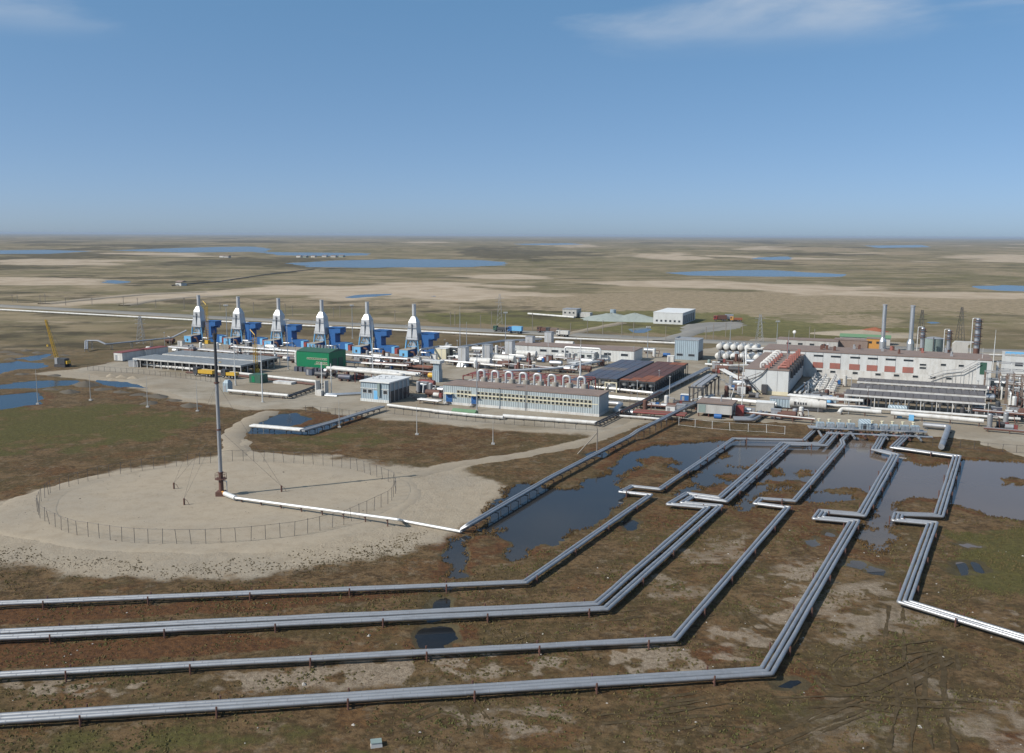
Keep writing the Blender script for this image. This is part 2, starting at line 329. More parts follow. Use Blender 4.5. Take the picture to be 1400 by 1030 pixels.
RUSTS = [(W([(-60,835),(200,825),(560,805),(600,812),(400,835),(100,850),(-60,858)]), 1.5, .9), (W([(-60,880),(200,872),(330,868),(430,875),(520,878),(200,905),(-60,918)]), 1.8, 1.0), (W([(600,700),(700,760),(850,700),(1000,640),(1150,680),(1250,760),(1180,800),(1000,720),(850,740),(760,780),(640,800)]), 8, .55),
  (W([(350,562),(460,562),(500,580),(430,600),(360,598)]), 4, .6), (W([(480,590),(640,585),(760,600),(700,620),(580,632),(480,618)]), 5, .45), (W([(940,890),(1000,878),(1010,905),(950,915)]), 1.5, .8), (W([(930,575),(1100,578),(1110,600),(960,603)]), 3, .3), (W([(1340,1000),(1420,995),(1420,1030),(1350,1030)]), 1.5, .7), (W([(840,590),(900,575),(935,580),(880,600)]), 2, .5), (W([(220,535),(300,540),(310,565),(240,560)]), 5, .5), (W([(0,1000),(250,985),(330,1005),(60,1030)]), 2, .3)]
PALES = [(W([(700,905),(900,895),(1040,890),(1020,912),(700,928)]), 3, .8), (W([(860,770),(1010,720),(1060,740),(960,830),(880,830)]), 4, .5), (W([(1060,800),(1140,740),(1170,760),(1110,840)]), 4, .5), (W([(-60,938),(200,922),(420,912),(640,892),(760,885),(900,880),(960,893),(880,912),(640,928),(400,940),(100,955),(-60,960)]), 2.5, .85), (W([(960,850),(1060,780),(1130,760),(1110,830),(1060,890),(960,880)]), 3, .75), (W([(1100,850),(1130,800),(1230,790),(1240,830),(1300,850),(1200,880),(1110,890)]), 3, .6),
  (W([(560,975),(760,965),(820,1000),(700,1010),(580,1000)]), 2, .6), (W([(1240,920),(1440,880),(1440,1040),(1300,1040)]), 5, .55), (W([(1330,830),(1420,835),(1420,870),(1340,850)]), 2.5, .6), (W([(780,820),(900,760),(960,790),(900,850)]), 3, .35), (W([(1130,950),(1250,960),(1240,1030),(1100,1030)]), 3, .45)]
DARKS = [(W([(-60,412),(300,420),(700,440),(960,455),(960,440),(700,412),(300,405),(-60,395)]), 20, .5), (W([(1000,420),(1060,450),(1280,470),(1150,470),(1000,460)]), 12, .3), (W([(1190,396),(1440,402),(1440,409),(1300,405)]), 12, .8), (W([(-60,430),(250,445),(250,475),(-60,480)]), 14, .5), (W([(570,412),(640,424),(560,430),(300,415),(200,412)]), 14, .5), (W([(150,388),(200,384),(290,383),(285,388),(180,392)]), 10, .7)]

# ------------------------------------------------------------------ the ground sheet: a polar grid, dense towards the view
def ground_height(x, y, s, ls):
    r = np.hypot(x, y)
    near = 1-sstep(260, 420, r)
    z = near*(0.045+0.07*fbm(x, y, 1.3, 3, 11)+0.10*fbm(x, y, 7.0, 3, 12)*(1-0.0))
    z = np.maximum(z, -0.06)
    far = sstep(650, 1500, r)
    hill = np.maximum(fbm(x, y, 620, 4, 21)+0.12, -0.05)*9*far*sstep(10, 260, -ls)*(1-0.6*sstep(6000, 15000, r))
    z = z+np.maximum(hill, 0)
    z = np.where(s > -0.8, np.minimum(z, z*0.3-0.12-0.22*np.clip(s, -.55, 2.2)), z)
    z = np.where(ls > -8, np.minimum(z, -0.35-0.06*ls), z)
    return z
def build_ground():
    cy = -30.0
    rs = [0.0]+[12.0, 30.0, 55.0, 80.0]
    r = 96.0
    while r < 60000:
        rs.append(r); r *= (1.0036 if r < 420 else 1.006 if r < 3500 else 1.02)
    rs = np.array(rs[1:])
    th = np.concatenate([np.arange(-38, 38.01, 0.2), np.arange(42, 319, 4.0)]); th = np.radians(th)
    nr, ntc = len(rs), len(th)
    X = (rs[:, None]*np.sin(th)[None, :]); Y = rs[:, None]*np.cos(th)[None, :]+cy
    x = X.ravel(); y = Y.ravel()
    s = water_s(x, y); ls = lake_s(x, y)+fbm(x, y, 60, 3, 31)*np.where(np.hypot(x, y) > 700, 22, 6)
    z = ground_height(x, y, s, ls)
    x = np.append(x, 0.0); y = np.append(y, cy); z = np.append(z, 0.0)
    v = np.stack([x, y, z], 1)
    i = np.arange(nr-1)[:, None]*ntc; j = np.arange(ntc)[None, :]; j2 = (j+1) % ntc
    f = np.stack([(i+j), (i+j2), (i+ntc+j2), (i+ntc+j)], -1).reshape(-1, 4)[:, ::-1]
    me = bpy.data.meshes.new('ground')
    nf = len(f); tri = np.stack([np.full(ntc, len(x)-1), np.arange(ntc), (np.arange(ntc)+1) % ntc], 1)[:, ::-1]
    me.vertices.add(len(v)); me.vertices.foreach_set('co', v.ravel())
    me.loops.add(nf*4+ntc*3); me.loops.foreach_set('vertex_index', np.concatenate([f.ravel(), tri.ravel()]).astype(np.int32))
    me.polygons.add(nf+ntc)
    ls_ = np.concatenate([np.arange(nf)*4, nf*4+np.arange(ntc)*3]).astype(np.int32)
    me.polygons.foreach_set('loop_start', ls_)
    me.update(calc_edges=True); me.validate()
    # cover masks
    s = np.append(s, -30.0); ls = np.append(ls, -400.0)
    n5 = fbm(x, y, 9, 4, 41); n60 = fbm(x, y, 70, 4, 42); n400 = fbm(x, y, 420, 4, 43); n2 = fbm(x, y, 2.2, 3, 44)
    def area(lst, na=1.0, far=False):
        m = np.zeros(len(x))
        for p, soft, w in lst:
            d = bbox_sdf(p, x, y, soft*3)+(n5*soft*0.9+n2*soft*0.35)*na
            m = np.maximum(m, sstep(-soft, soft, d)*w)
        return m
    sand = area(SANDS_SOFT)
    for p in FARSAND:
        rr = np.hypot(p[0][0], p[0][1]); soft = rr*0.028
        sand = np.maximum(sand, sstep(-soft, soft, bbox_sdf(p, x, y, soft*3)+n60*soft*1.5+n400*soft)*0.85)
    sand = np.maximum(sand, 0.9*sstep(3.0, 1.2, sdf_line(TRACK, x, y)+n5*2))
    rdist = np.hypot(x, y)
    far = sstep(700, 1400, rdist); fard = sstep(300, 620, rdist+n60*120)
    streak = fbm(x, y*0.55, 520, 5, 51)
    sand = np.maximum(sand, far*sstep(0.30, 0.55, streak)*0.62)
    sand = np.maximum(sand, sstep(26, 4, -ls)*far*0.30*sstep(-0.1, 0.2, n400))
    tan = np.zeros(len(x))
    for p in FARTAN: tan = np.maximum(tan, sstep(-25, 25, bbox_sdf(p, x, y, 80)+n60*40))
    tan = np.maximum(tan, far*sstep(0.0, 0.4, fbm(x, y*0.6, 380, 4, 61))*0.7)
    green = area(GREENS); green = np.maximum(green, far*sstep(0.15, 0.5, fbm(x, y, 300, 4, 71))*0.5)
    rust = np.maximum(area(RUSTS), 0.75*sstep(-7, -0.5, s)*(rdist < 330)*sstep(-0.35, 0.25, n5+n60))
    pale = area(PALES)*sstep(-0.22, 0.22, n5+0.9*n2)
    dark = np.maximum(area(DARKS), far*sstep(0.12, 0.45, fbm(x, y*0.5, 460, 5, 81))*0.9)
    dark = np.maximum(dark, 0.8*sstep(-1.3, -0.2, s)*(rdist < 330))
    # wheel ruts left by tracked vehicles in the wet ground
    rut = np.zeros(len(x))
    global RUT
    RUT = [[(1010,835),(1120,915),(1140,950),(1190,940),(1260,905),(1320,885)], [(1150,935),(1130,925),(1160,900),(1240,888),(1290,880)], [(1275,895),(1280,920),(1278,975),(1290,1030)], [(1296,890),(1302,930),(1305,960)], [(1060,1010),(1120,985),(1180,960),(1250,930)],
      [(900,970),(1000,955),(1080,962),(1180,958),(1330,965)], [(900,962),(990,948),(1060,952)], [(1020,1028),(1110,995),(1230,950)], [(1160,930),(1185,945),(1240,930),(1290,900)], [(640,965),(655,985),(650,1010)], [(560,985),(600,965),(640,975),(660,1000)],
      [(900,995),(960,985),(1040,990)], [(820,985),(900,975),(960,972)], [(1170,960),(1250,975),(1350,965)], [(1225,830),(1222,900),(1240,960),(1230,1030)], [(690,885),(800,850),(880,838)]]
    for q in RUT:
        d = sdf_line(W(q), x, y)+n2*0.35
        rut = np.maximum(rut, sstep(0.5, 0.15, np.abs(d))*sstep(-.5, .1, n5+.3)); rut = np.maximum(rut, 0.7*sstep(0.5, 0.15, np.abs(d-2.0))*sstep(-.4, .2, n5+.2))
    def attr(name, a, b_, c, d_):
        at = me.color_attributes.new(name, 'FLOAT_COLOR', 'POINT')
        at.data.foreach_set('color', np.clip(np.stack([a, b_, c, d_], 1), 0, 1).astype(np.float32).ravel())
    attr('cover_one', sand, green, rust, pale); attr('cover_two', tan, dark, rut, fard)
    o = link('ground', me, 'tundra', smooth=True); tag(o, kind='structure')
    return o
m, nt, b, out = nodes_of('tundra')
def attr_node(nt, name):
    a = nt.nodes.new('ShaderNodeAttribute'); a.attribute_name = name
    s = nt.nodes.new('ShaderNodeSeparateColor'); nt.links.new(a.outputs['Color'], s.inputs[0])
    return s.outputs[0], s.outputs[1], s.outputs[2], a.outputs['Alpha']
sa, gr, ru, pa = attr_node(nt, 'cover_one'); ta, da, rt, fa = attr_node(nt, 'cover_two')
nA = noise(nt, 0.035, 6, 0.6); nB = noise(nt, 0.20, 6, 0.66); nC = noise(nt, 1.1, 6, 0.72); nD = noise(nt, 5.0, 4, 0.75); nE = noise(nt, 0.006, 7, 0.66, stretch=(1, 0.7, 1))
nF = noise(nt, 0.55, 6, 0.7, stretch=(0.8, 1.25, 1)); nG = noise(nt, 0.0165, 7, 0.7, stretch=(0.75, 1.0, 1))
def blend(*t):
    v = None
    for n_, k_ in t:
        w_ = math_(nt, 'MULTIPLY', n_, k_); v = w_ if v is None else math_(nt, 'ADD', v, w_)
    return v
mott = blend((nB, 0.35), (nF, 0.35), (nC, 0.30)); fine = blend((nC, 0.5), (nD, 0.5)); broad = blend((nA, 0.5), (nB, 0.5))
def cover(mask, field, lo=0.46, hi=0.58, gain=0.42, tmax=1.0):
    """ragged cover: the field breaks up the edge of the mask"""
    return ramp(nt, math_(nt, 'ADD', field, math_(nt, 'MULTIPLY', math_(nt, 'SUBTRACT', mask, 0.5), gain)), lo, hi, tmax)
c = mixc(nt, ramp(nt, mott, 0.445, 0.555), (0.140, 0.091, 0.047), (0.055, 0.035, 0.018))
c = mixc(nt, ramp(nt, broad, 0.46, 0.58, 0.7), c, mixc(nt, ramp(nt, fine, .4, .6), (0.108, 0.081, 0.037), (0.056, 0.043, 0.020)))
c = mixc(nt, ramp(nt, noise(nt, 0.09, 6, 0.7), 0.52, 0.62, 0.75), c, mixc(nt, ramp(nt, fine, .42, .58), (0.150, 0.080, 0.034), (0.058, 0.031, 0.017)))
c = mixc(nt, ramp(nt, noise(nt, 0.31, 6, 0.72), 0.54, 0.64, 0.7), c, mixc(nt, ramp(nt, fine, .42, .58), (0.195, 0.150, 0.100), (0.112, 0.083, 0.054)))
c = mixc(nt, ramp(nt, nF, 0.43, 0.34, 0.75), c, (0.036, 0.025, 0.014))
c = mixc(nt, cover(ru, mott), c, mixc(nt, ramp(nt, fine, 0.38, 0.62), (0.140, 0.068, 0.030), (0.042, 0.022, 0.013)))
# far ground: dry grass, moss and sand
farc = mixc(nt, ramp(nt, nG, 0.43, 0.58), (0.245, 0.195, 0.122), (0.145, 0.124, 0.070))
farc = mixc(nt, ramp(nt, nE, 0.45, 0.60, 0.8), farc, mixc(nt, ramp(nt, nA, .4, .6), (0.150, 0.132, 0.068), (0.096, 0.085, 0.047)))
farc = mixc(nt, ramp(nt, noise(nt, 0.028, 6, 0.7, stretch=(0.6, 1.2, 1)), 0.54, 0.64, 0.8), farc, (0.32, 0.255, 0.178))
farc = mixc(nt, ramp(nt, noise(nt, 0.011, 7, 0.72, stretch=(0.5, 1.3, 1)), 0.55, 0.62, 0.85), farc, (0.085, 0.072, 0.046))
c = mixc(nt, fa, c, farc)
c = mixc(nt, cover(ta, blend((nG, 0.5), (nA, 0.5)), 0.44, 0.60), c, mixc(nt, ramp(nt, nB, .38, .62), (0.305, 0.238, 0.162), (0.200, 0.162, 0.100)))
c = mixc(nt, cover(gr, broad, tmax=0.85), c, mixc(nt, fa, mixc(nt, ramp(nt, fine, .38, .62), (0.100, 0.094, 0.030), (0.052, 0.047, 0.018)), mixc(nt, ramp(nt, nB, .38, .62), (0.150, 0.140, 0.052), (0.095, 0.092, 0.034))))
c = mixc(nt, cover(da, blend((nG, 0.4), (nA, 0.6)), 0.46, 0.60, tmax=0.85), c, mixc(nt, ramp(nt, nA, .4, .6), (0.105, 0.088, 0.050), (0.058, 0.048, 0.029)))
palec = mixc(nt, ramp(nt, fine, 0.40, 0.60), (0.33, 0.272, 0.208), (0.160, 0.122, 0.088))
c = mixc(nt, cover(pa, mott, 0.42, 0.56, 0.34, 0.85), c, palec)
sandc = mixc(nt, fa, sand_color(nt), mixc(nt, ramp(nt, nA, .4, .65), (0.40, 0.325, 0.245), (0.32, 0.255, 0.18)))
c = mixc(nt, cover(sa, blend((nC, 0.3), (nB, 0.4), (nA, 0.3)), 0.34, 0.62, 0.55), c, sandc)
c = mixc(nt, math_(nt, 'MULTIPLY', rt, 0.35), c, (0.036, 0.027, 0.013))
c = mixc(nt, math_(nt, 'MULTIPLY', ramp(nt, nD, 0.58, 0.72, 0.55), math_(nt, 'SUBTRACT', 1.0, sa)), c, (0.19, 0.145, 0.09))
c = mixc(nt, math_(nt, 'MULTIPLY', ramp(nt, nD, 0.44, 0.32, 0.75), math_(nt, 'SUBTRACT', 1.0, math_(nt, 'MULTIPLY', sa, 0.7))), c, (0.022, 0.016, 0.009))
nt.links.new(c, b.inputs['Base Color']); b.inputs['Roughness'].default_value = 0.95; b.inputs['Specular IOR Level'].default_value = 0.1
bump(nt, b, math_(nt, 'ADD', math_(nt, 'MULTIPLY', nC, 0.7), math_(nt, 'MULTIPLY', nD, 0.25)), 0.9, 0.35)
build_ground()

def sheet(name, poly, z, mat, grow=0.0):
    """flat sheet filling an outline"""
    bm = bmesh.new()
    cx = sum(p[0] for p in poly)/len(poly); cy = sum(p[1] for p in poly)/len(poly)
    vs_ = [bm.verts.new((p[0], p[1], z)) for p in poly]
    es = [bm.edges.new((vs_[i], vs_[(i+1) % len(vs_)])) for i in range(len(vs_))]
    bmesh.ops.triangle_fill(bm, edges=es, use_beauty=True)
    for f in bm.faces:
        if f.normal.z < 0: f.normal_flip()
    me = bpy.data.meshes.new(name); bm.to_mesh(me); bm.free()
    return link(name, me, mat)
def hull(pts, grow):
    pts = sorted(set(pts))
    def half(ps):
        h = []
        for p in ps:
            while len(h) > 1 and (h[-1][0]-h[-2][0])*(p[1]-h[-2][1])-(h[-1][1]-h[-2][1])*(p[0]-h[-2][0]) <= 0: h.pop()
            h.append(p)
        return h[:-1]
    h = half(pts)+half(pts[::-1]); cx = sum(p[0] for p in h)/len(h); cy = sum(p[1] for p in h)/len(h)
    return [(p[0]+grow*(p[0]-cx)/math.hypot(p[0]-cx, p[1]-cy), p[1]+grow*(p[1]-cy)/math.hypot(p[0]-cx, p[1]-cy)) for p in h]
m, nt, b, out = nodes_of('pond_mixed')                                   # clear peat water in the west, silty in the east
t = nt.nodes.new('ShaderNodeTexCoord'); s_ = nt.nodes.new('ShaderNodeSeparateXYZ'); nt.links.new(t.outputs['Object'], s_.inputs[0])
fx = math_(nt, 'ADD', s_.outputs['X'], math_(nt, 'MULTIPLY', noise(nt, 0.05, 3), 30.0))
nt.links.new(mixc(nt, ramp(nt, fx, 55, 100), mixc(nt, noise(nt, .06, 3), (0.017, 0.018, 0.021), (0.036, 0.033, 0.029)), mixc(nt, noise(nt, .04, 3), (0.142, 0.108, 0.082), (0.105, 0.083, 0.068))), b.inputs['Base Color'])
b.inputs['Roughness'].default_value = 0.08; b.inputs['IOR'].default_value = 1.333; b.inputs['Specular IOR Level'].default_value = 0.34
bump(nt, b, noise(nt, 1.1, 4, 0.6, stretch=(1, 0.5, 1)), 0.12, 0.06)
tag(sheet('pond', hull(POND, 8), -0.13, 'pond_mixed'), kind='structure')
for i, p in enumerate(SMALL): tag(sheet('puddle', hull(p, 1.5), -0.112-0.004*i, 'pond_dark'), kind='structure')
for p in MIDPOND: tag(sheet('pond', hull(p, 4), -0.134, 'pond_dark'), kind='structure')
for i, p in enumerate(LEFTPONDS): tag(sheet('pond', hull(p, 4), -0.13-0.004*i, 'lake_blue'), kind='structure')
for k, p in LAKES.items(): tag(sheet('lake', hull(p, 60 if k not in 'hijkl' else 12), -0.42-0.02*ord(k)+2, 'lake_blue' if k not in 'k' else 'pond_dark'), kind='structure')

def patch(name, poly, res, top, mat, edge=0.9, slope=0.12, seed=3, line=None, width=None):
    """low earthwork: a sheet that runs out under the ground along a ragged edge"""
    xs = [p[0] for p in poly]; ys = [p[1] for p in poly]
    gx = np.arange(min(xs)-4, max(xs)+4+res, res); gy = np.arange(min(ys)-4, max(ys)+4+res, res)
    X, Y = np.meshgrid(gx, gy); x = X.ravel(); y = Y.ravel()
    d = (width-sdf_line(line, x, y)) if line else sdf(poly, x, y)
    d = d+fbm(x, y, 4.5, 3, seed)*edge*1.6
    z = np.clip(top*np.clip(d*0.8, -1.2, 1), -0.5, top)
    z = np.where(d < 0, d*slope*2-0.02, z)+0.02*fbm(x, y, 3, 2, seed+9)
    keep = d > -1.6
    nx = len(gx); ny = len(gy)
    idx = np.arange(nx*ny).reshape(ny, nx)
    f = np.stack([idx[:-1, :-1], idx[:-1, 1:], idx[1:, 1:], idx[1:, :-1]], -1).reshape(-1, 4)
    f = f[keep[f].any(1)]
    used = np.unique(f); rem = np.full(nx*ny, -1); rem[used] = np.arange(len(used))
    me = bpy.data.meshes.new(name); v = np.stack([x, y, z], 1)[used]; f = rem[f]
    me.vertices.add(len(v)); me.vertices.foreach_set('co', v.ravel())
    me.loops.add(f.size); me.loops.foreach_set('vertex_index', f.ravel().astype(np.int32))
    me.polygons.add(len(f)); me.polygons.foreach_set('loop_start', (np.arange(len(f))*4).astype(np.int32))
    me.update(calc_edges=True)
    return tag(link(name, me, mat, smooth=True), kind='structure')
patch('sand_pad', PAD, 0.8, 0.22, 'sand', 1.0, 0.12, 3)
YARD = W([(95,508),(165,492),(250,470),(420,472),(560,480),(640,474),(830,472),(960,478),(1040,462),(1200,466),(1440,484),(1460,640),(1390,622),(1330,603),(1262,596),(1110,582),(1000,576),(925,574),(880,572),(840,592),(690,588),(560,574),(490,571),(455,566),(420,558),(350,560),(300,552),(250,545),(180,522)])
patch('plant_yard', YARD, 1.5, 0.17, 'yard_gravel', 1.6, 0.1, 13)
# ------------------------------------------------------------------ mesh builder
class MB:
    def __init__(s): s.v = []; s.f = []
    def quad(s, pts):
        n = len(s.v); s.v += [tuple(p) for p in pts]; s.f.append(tuple(range(n, n+len(pts)))); return s
    def box(s, x0, x1, y0, y1, z0, z1):
        n = len(s.v); s.v += [(x, y, z) for z in (z0, z1) for x, y in ((x0, y0), (x1, y0), (x1, y1), (x0, y1))]
        s.f += [tuple(n+i for i in q) for q in ((3, 2, 1, 0), (4, 5, 6, 7), (0, 1, 5, 4), (1, 2, 6, 5), (2, 3, 7, 6), (3, 0, 4, 7))]; return s
    def frustum(s, a, b):
        """a, b = (x0,x1,y0,y1,z) bottom and top rectangles"""
        n = len(s.v)
        for x0, x1, y0, y1, z in (a, b): s.v += [(x0, y0, z), (x1, y0, z), (x1, y1, z), (x0, y1, z)]
        s.f += [tuple(n+i for i in q) for q in ((3, 2, 1, 0), (4, 5, 6, 7), (0, 1, 5, 4), (1, 2, 6, 5), (2, 3, 7, 6), (3, 0, 4, 7))]; return s
    def prism(s, poly, z0, z1):
        """vertical prism over an xy outline"""
        n = len(s.v); k = len(poly); s.v += [(p[0], p[1], z0) for p in poly]+[(p[0], p[1], z1) for p in poly]
        s.f.append(tuple(n+k-1-i for i in range(k))); s.f.append(tuple(n+k+i for i in range(k)))
        for i in range(k): s.f.append((n+i, n+(i+1) % k, n+k+(i+1) % k, n+k+i))
        return s
    def xprism(s, poly, x0, x1):
        """prism along x over a (y,z) outline"""
        n = len(s.v); k = len(poly); s.v += [(x0, p[0], p[1]) for p in poly]+[(x1, p[0], p[1]) for p in poly]
        s.f.append(tuple(n+k-1-i for i in range(k))); s.f.append(tuple(n+k+i for i in range(k)))
        for i in range(k): s.f.append((n+i, n+(i+1) % k, n+k+(i+1) % k, n+k+i))
        return s
    def cyl(s, p0, p1, r0, r1=None, n=10, caps=True):
        r1 = r0 if r1 is None else r1
        p0 = Vector(p0); p1 = Vector(p1); d = (p1-p0).normalized()
        a = d.cross(Vector((0, 0, 1))); a = Vector((1, 0, 0)) if a.length < 1e-4 else a.normalized(); b_ = d.cross(a)
        m0 = len(s.v)
        for p, r in ((p0, r0), (p1, r1)):
            for i in range(n):
                t = 2*math.pi*i/n; s.v.append(tuple(p+(a*math.cos(t)+b_*math.sin(t))*r))
        for i in range(n): s.f.append((m0+i, m0+n+i, m0+n+(i+1) % n, m0+(i+1) % n))
        if caps: s.f.append(tuple(m0+i for i in range(n))); s.f.append(tuple(m0+n+n-1-i for i in range(n)))
        return s
    def tube(s, path, r, n=10, caps=True):
        path = [Vector(p) for p in path]; m0 = len(s.v); k = len(path)
        a = None
        for i, p in enumerate(path):
            d0 = (path[i]-path[i-1]).normalized() if i else (path[1]-path[0]).normalized()
            d1 = (path[i+1]-path[i]).normalized() if i < k-1 else d0
            d = (d0+d1); d = d.normalized() if d.length > 1e-6 else d0
            if a is None:
                a = d.cross(Vector((0, 0, 1))); a = Vector((1, 0, 0)) if a.length < 1e-4 else a.normalized()
            a = a-d*a.dot(d); a.normalize(); b_ = d.cross(a)
            sc = 1.0/max(0.5, math.sqrt(max(1e-6, (1+d0.dot(d1))/2)))
            for j in range(n):
                t = 2*math.pi*j/n; s.v.append(tuple(p+(a*math.cos(t)+b_*math.sin(t))*r))
        for i in range(k-1):
            for j in range(n):
                s.f.append((m0+i*n+j, m0+(i+1)*n+j, m0+(i+1)*n+(j+1) % n, m0+i*n+(j+1) % n))
        if caps: s.f.append(tuple(m0+j for j in range(n))); s.f.append(tuple(m0+(k-1)*n+n-1-j for j in range(n)))
        return s
    def bar(s, p0, p1, w=0.1): return s.cyl(p0, p1, w*0.7, n=4)
    def dome(s, c, r, h, n=12, rings=3, axis=None):
        """domed end: axis = unit vector"""
        c = Vector(c); d = Vector(axis or (0, 0, 1)); a = d.cross(Vector((0, 0, 1))); a = Vector((1, 0, 0)) if a.length < 1e-4 else a.normalized(); b_ = d.cross(a)
        m0 = len(s.v)
        for i in range(rings):
            t = math.pi/2*i/rings
            for j in range(n):
                q = 2*math.pi*j/n; s.v.append(tuple(c+(a*math.cos(q)+b_*math.sin(q))*r*math.cos(t)+d*h*math.sin(t)))
        s.v.append(tuple(c+d*h)); top = len(s.v)-1
        for i in range(rings-1):
            for j in range(n): s.f.append((m0+i*n+j, m0+(i+1)*n+j, m0+(i+1)*n+(j+1) % n, m0+i*n+(j+1) % n))
        for j in range(n): s.f.append((m0+(rings-1)*n+j, top, m0+(rings-1)*n+(j+1) % n))
        return s
    def mesh(s, name):
        me = bpy.data.meshes.new(name); me.from_pydata(s.v, [], s.f); me.update()
        bm = bmesh.new(); bm.from_mesh(me); bmesh.ops.recalc_face_normals(bm, faces=bm.faces); bm.to_mesh(me); bm.free()
        return me
    def build(s, name, mat, parent=None, smooth=False):
        me = s.mesh(name); o = link(name, me, mat, parent)
        if smooth:
            bm = bmesh.new(); bm.from_mesh(me)
            for f in bm.faces: f.smooth = True
            for e in bm.edges:
                if len(e.link_faces) == 2 and e.calc_face_angle(0) > 0.75: e.smooth = False
            bm.to_mesh(me); bm.free()
        return o
def thing(name, label, cat, loc=(0, 0, 0), rotz=0.0, group=None):
    o = bpy.data.objects.new(name, None); C.objects.link(o); o.empty_display_size = 0.5
    o.location = loc; o.rotation_euler = (0, 0, rotz)
    return tag(o, label, cat, group)
def again(me_obj, parent, loc=(0, 0, 0), rot=(0, 0, 0), name=None):
    """another piece with the same mesh"""
    o = bpy.data.objects.new(name or me_obj.name.split('.')[0], me_obj.data); C.objects.link(o); o.parent = parent; o.location = loc; o.rotation_euler = rot
    return o
def copy_tree(o, parent=None):
    c = o.copy(); C.objects.link(c); c.parent = parent
    for ch in list(o.children): copy_tree(ch, c)
    return c
ORD = ['first', 'second', 'third', 'fourth', 'fifth', 'sixth', 'seventh', 'eighth', 'ninth', 'tenth', 'eleventh', 'twelfth', 'thirteenth', 'fourteenth', 'fifteenth', 'sixteenth', 'seventeenth', 'eighteenth', 'nineteenth', 'twentieth']
def fillet(pts, rad, n=5):
    out = [Vector(pts[0])]
    for i in range(1, len(pts)-1):
        p = Vector(pts[i]); a = Vector(pts[i-1])-p; b_ = Vector(pts[i+1])-p
        la, lb = a.length, b_.length; a.normalize(); b_.normalize()
        ang = a.angle(b_)
        if ang > 3.10: out.append(p); continue
        t = min(rad/math.tan(ang/2), la*0.45, lb*0.45)
        s0 = p+a*t; s1 = p+b_*t
        for k in range(n+1):
            u = k/n; out.append((s0*(1-u)+p*u)*(1-u)+(p*(1-u)+s1*u)*u)
    out.append(Vector(pts[-1])); return out
def offset(pts, d):
    """parallel copy of a plan polyline, d to the right"""
    out = []; n = len(pts)
    for i in range(n):
        p = Vector(pts[i]).to_3d()
        def nrm(a, b_): e = Vector(b_)-Vector(a); e.z = 0; e.normalize(); return Vector((e.y, -e.x, 0))
        n0 = nrm(pts[i-1], pts[i]) if i else nrm(pts[0], pts[1])
        n1 = nrm(pts[i], pts[i+1]) if i < n-1 else n0
        m_ = (n0+n1); m_.normalize(); k = max(0.35, m_.dot(n0))
        out.append(p+m_*(d/k))
    return out
def along(pts, step, start=0.0):
    """points and headings every step metres"""
    acc = start; res = []
    for a, b_ in zip(pts, pts[1:]):
        a = Vector(a); b_ = Vector(b_); L = (b_-a).length; d = (b_-a).normalized()
        while acc < L: res.append((a+d*acc, d)); acc += step
        acc -= L
    return res

# ------------------------------------------------------------------ pipelines
def wander(q, rw):
    """a laid pipe is never quite straight: small sags and kinks every few metres"""
    out = []
    for a, b_ in zip(q, q[1:]):
        out.append(a); L = (b_-a).length; n = int(L/5.5); d = (b_-a).normalized(); s = Vector((d.y, -d.x, 0))
        for k in range(1, n): out.append(a.lerp(b_, k/n)+s*rw.gauss(0, 0.022)+Vector((0, 0, rw.gauss(0, 0.02))))
    out.append(q[-1]); return out
def pipeline(label, px, offs, rad=0.37, z=0.85, step=13.5, mat='insulation', start=4.0, elbow=0.3, bands=2.6, cat='pipeline', name='pipeline', posts_up=True, group=None):
    pts = [P3(a, b_, z) for a, b_ in px]
    root = thing(name, label, cat, (pts[0].x, pts[0].y, 0), group=group); o0 = Vector((pts[0].x, pts[0].y, 0))
    for i, d in enumerate(offs):
        rw = random.Random(int(abs(px[0][1])*10)+i)
        q = wander(fillet(offset(pts, d), elbow), rw)
        pp = MB().tube([p-o0 for p in q], rad, 12).build('pipe', mat, root, True)
        bm_ = MB()
        for p, h in along(q, bands, 1.0+0.7*i):
            bm_.cyl(p-o0-h*0.045, p-o0+h*0.045, rad+0.016, n=12)
        if bm_.v: tag(bm_.build('joint_bands', 'grey_steel', pp, True), kind='stuff')
    if step:
        w = max(offs)-min(offs)
        for p, h in along(pts, step, start):
            n = Vector((h.y, -h.x, 0)); p = p-o0; p.z = 0
            a = p+n*(min(offs)-rad-0.25); c_ = p+n*(max(offs)+rad+0.25); zt = z-rad-0.12
            s_ = MB()
            for e in (a, c_): s_.cyl(e+Vector((0, 0, -0.6)), e+Vector((0, 0, z+rad+0.18 if posts_up else zt)), 0.11, n=6)
            s_.bar(a+Vector((0, 0, zt)), c_+Vector((0, 0, zt)), 0.2)
            s_.build('support', 'rust', root)
    return root
pipeline('two silver pipes running past the sand pad, farthest of the four left-going lines', [(-140,842),(0,825),(718,796),(889,677),(849,672.5),(864,665),(902,669),(1003,600),(1099,602),(1118,584)], (-0.3, 0.3), 0.25)
pipeline('four silver pipes in two pairs, second left-going line from the sand pad', [(-140,882),(0,868),(822,829),(976,693),(924,688.5),(943,677),(988,683),(1073.5,607),(1125,608),(1143,588)], (-1.18, -0.58, 0.58, 1.18), 0.265)
pipeline('two silver pipes, second nearest of the four left-going lines', [(-140,936),(0,923),(922,874),(1077,694),(1033,688.5),(1040,682),(1086,685),(1153,608),(1151,602),(1168,586)], (-0.3, 0.3), 0.26)
pipeline('three silver pipes running along the bottom of the view, nearest of the left-going lines', [(-140,996),(0,983),(1048,918),(1168,713),(1118,708.5),(1124.5,699.5),(1178,704),(1224,622),(1196.5,615),(1211,590)], (-0.68, 0, 0.68), 0.27)
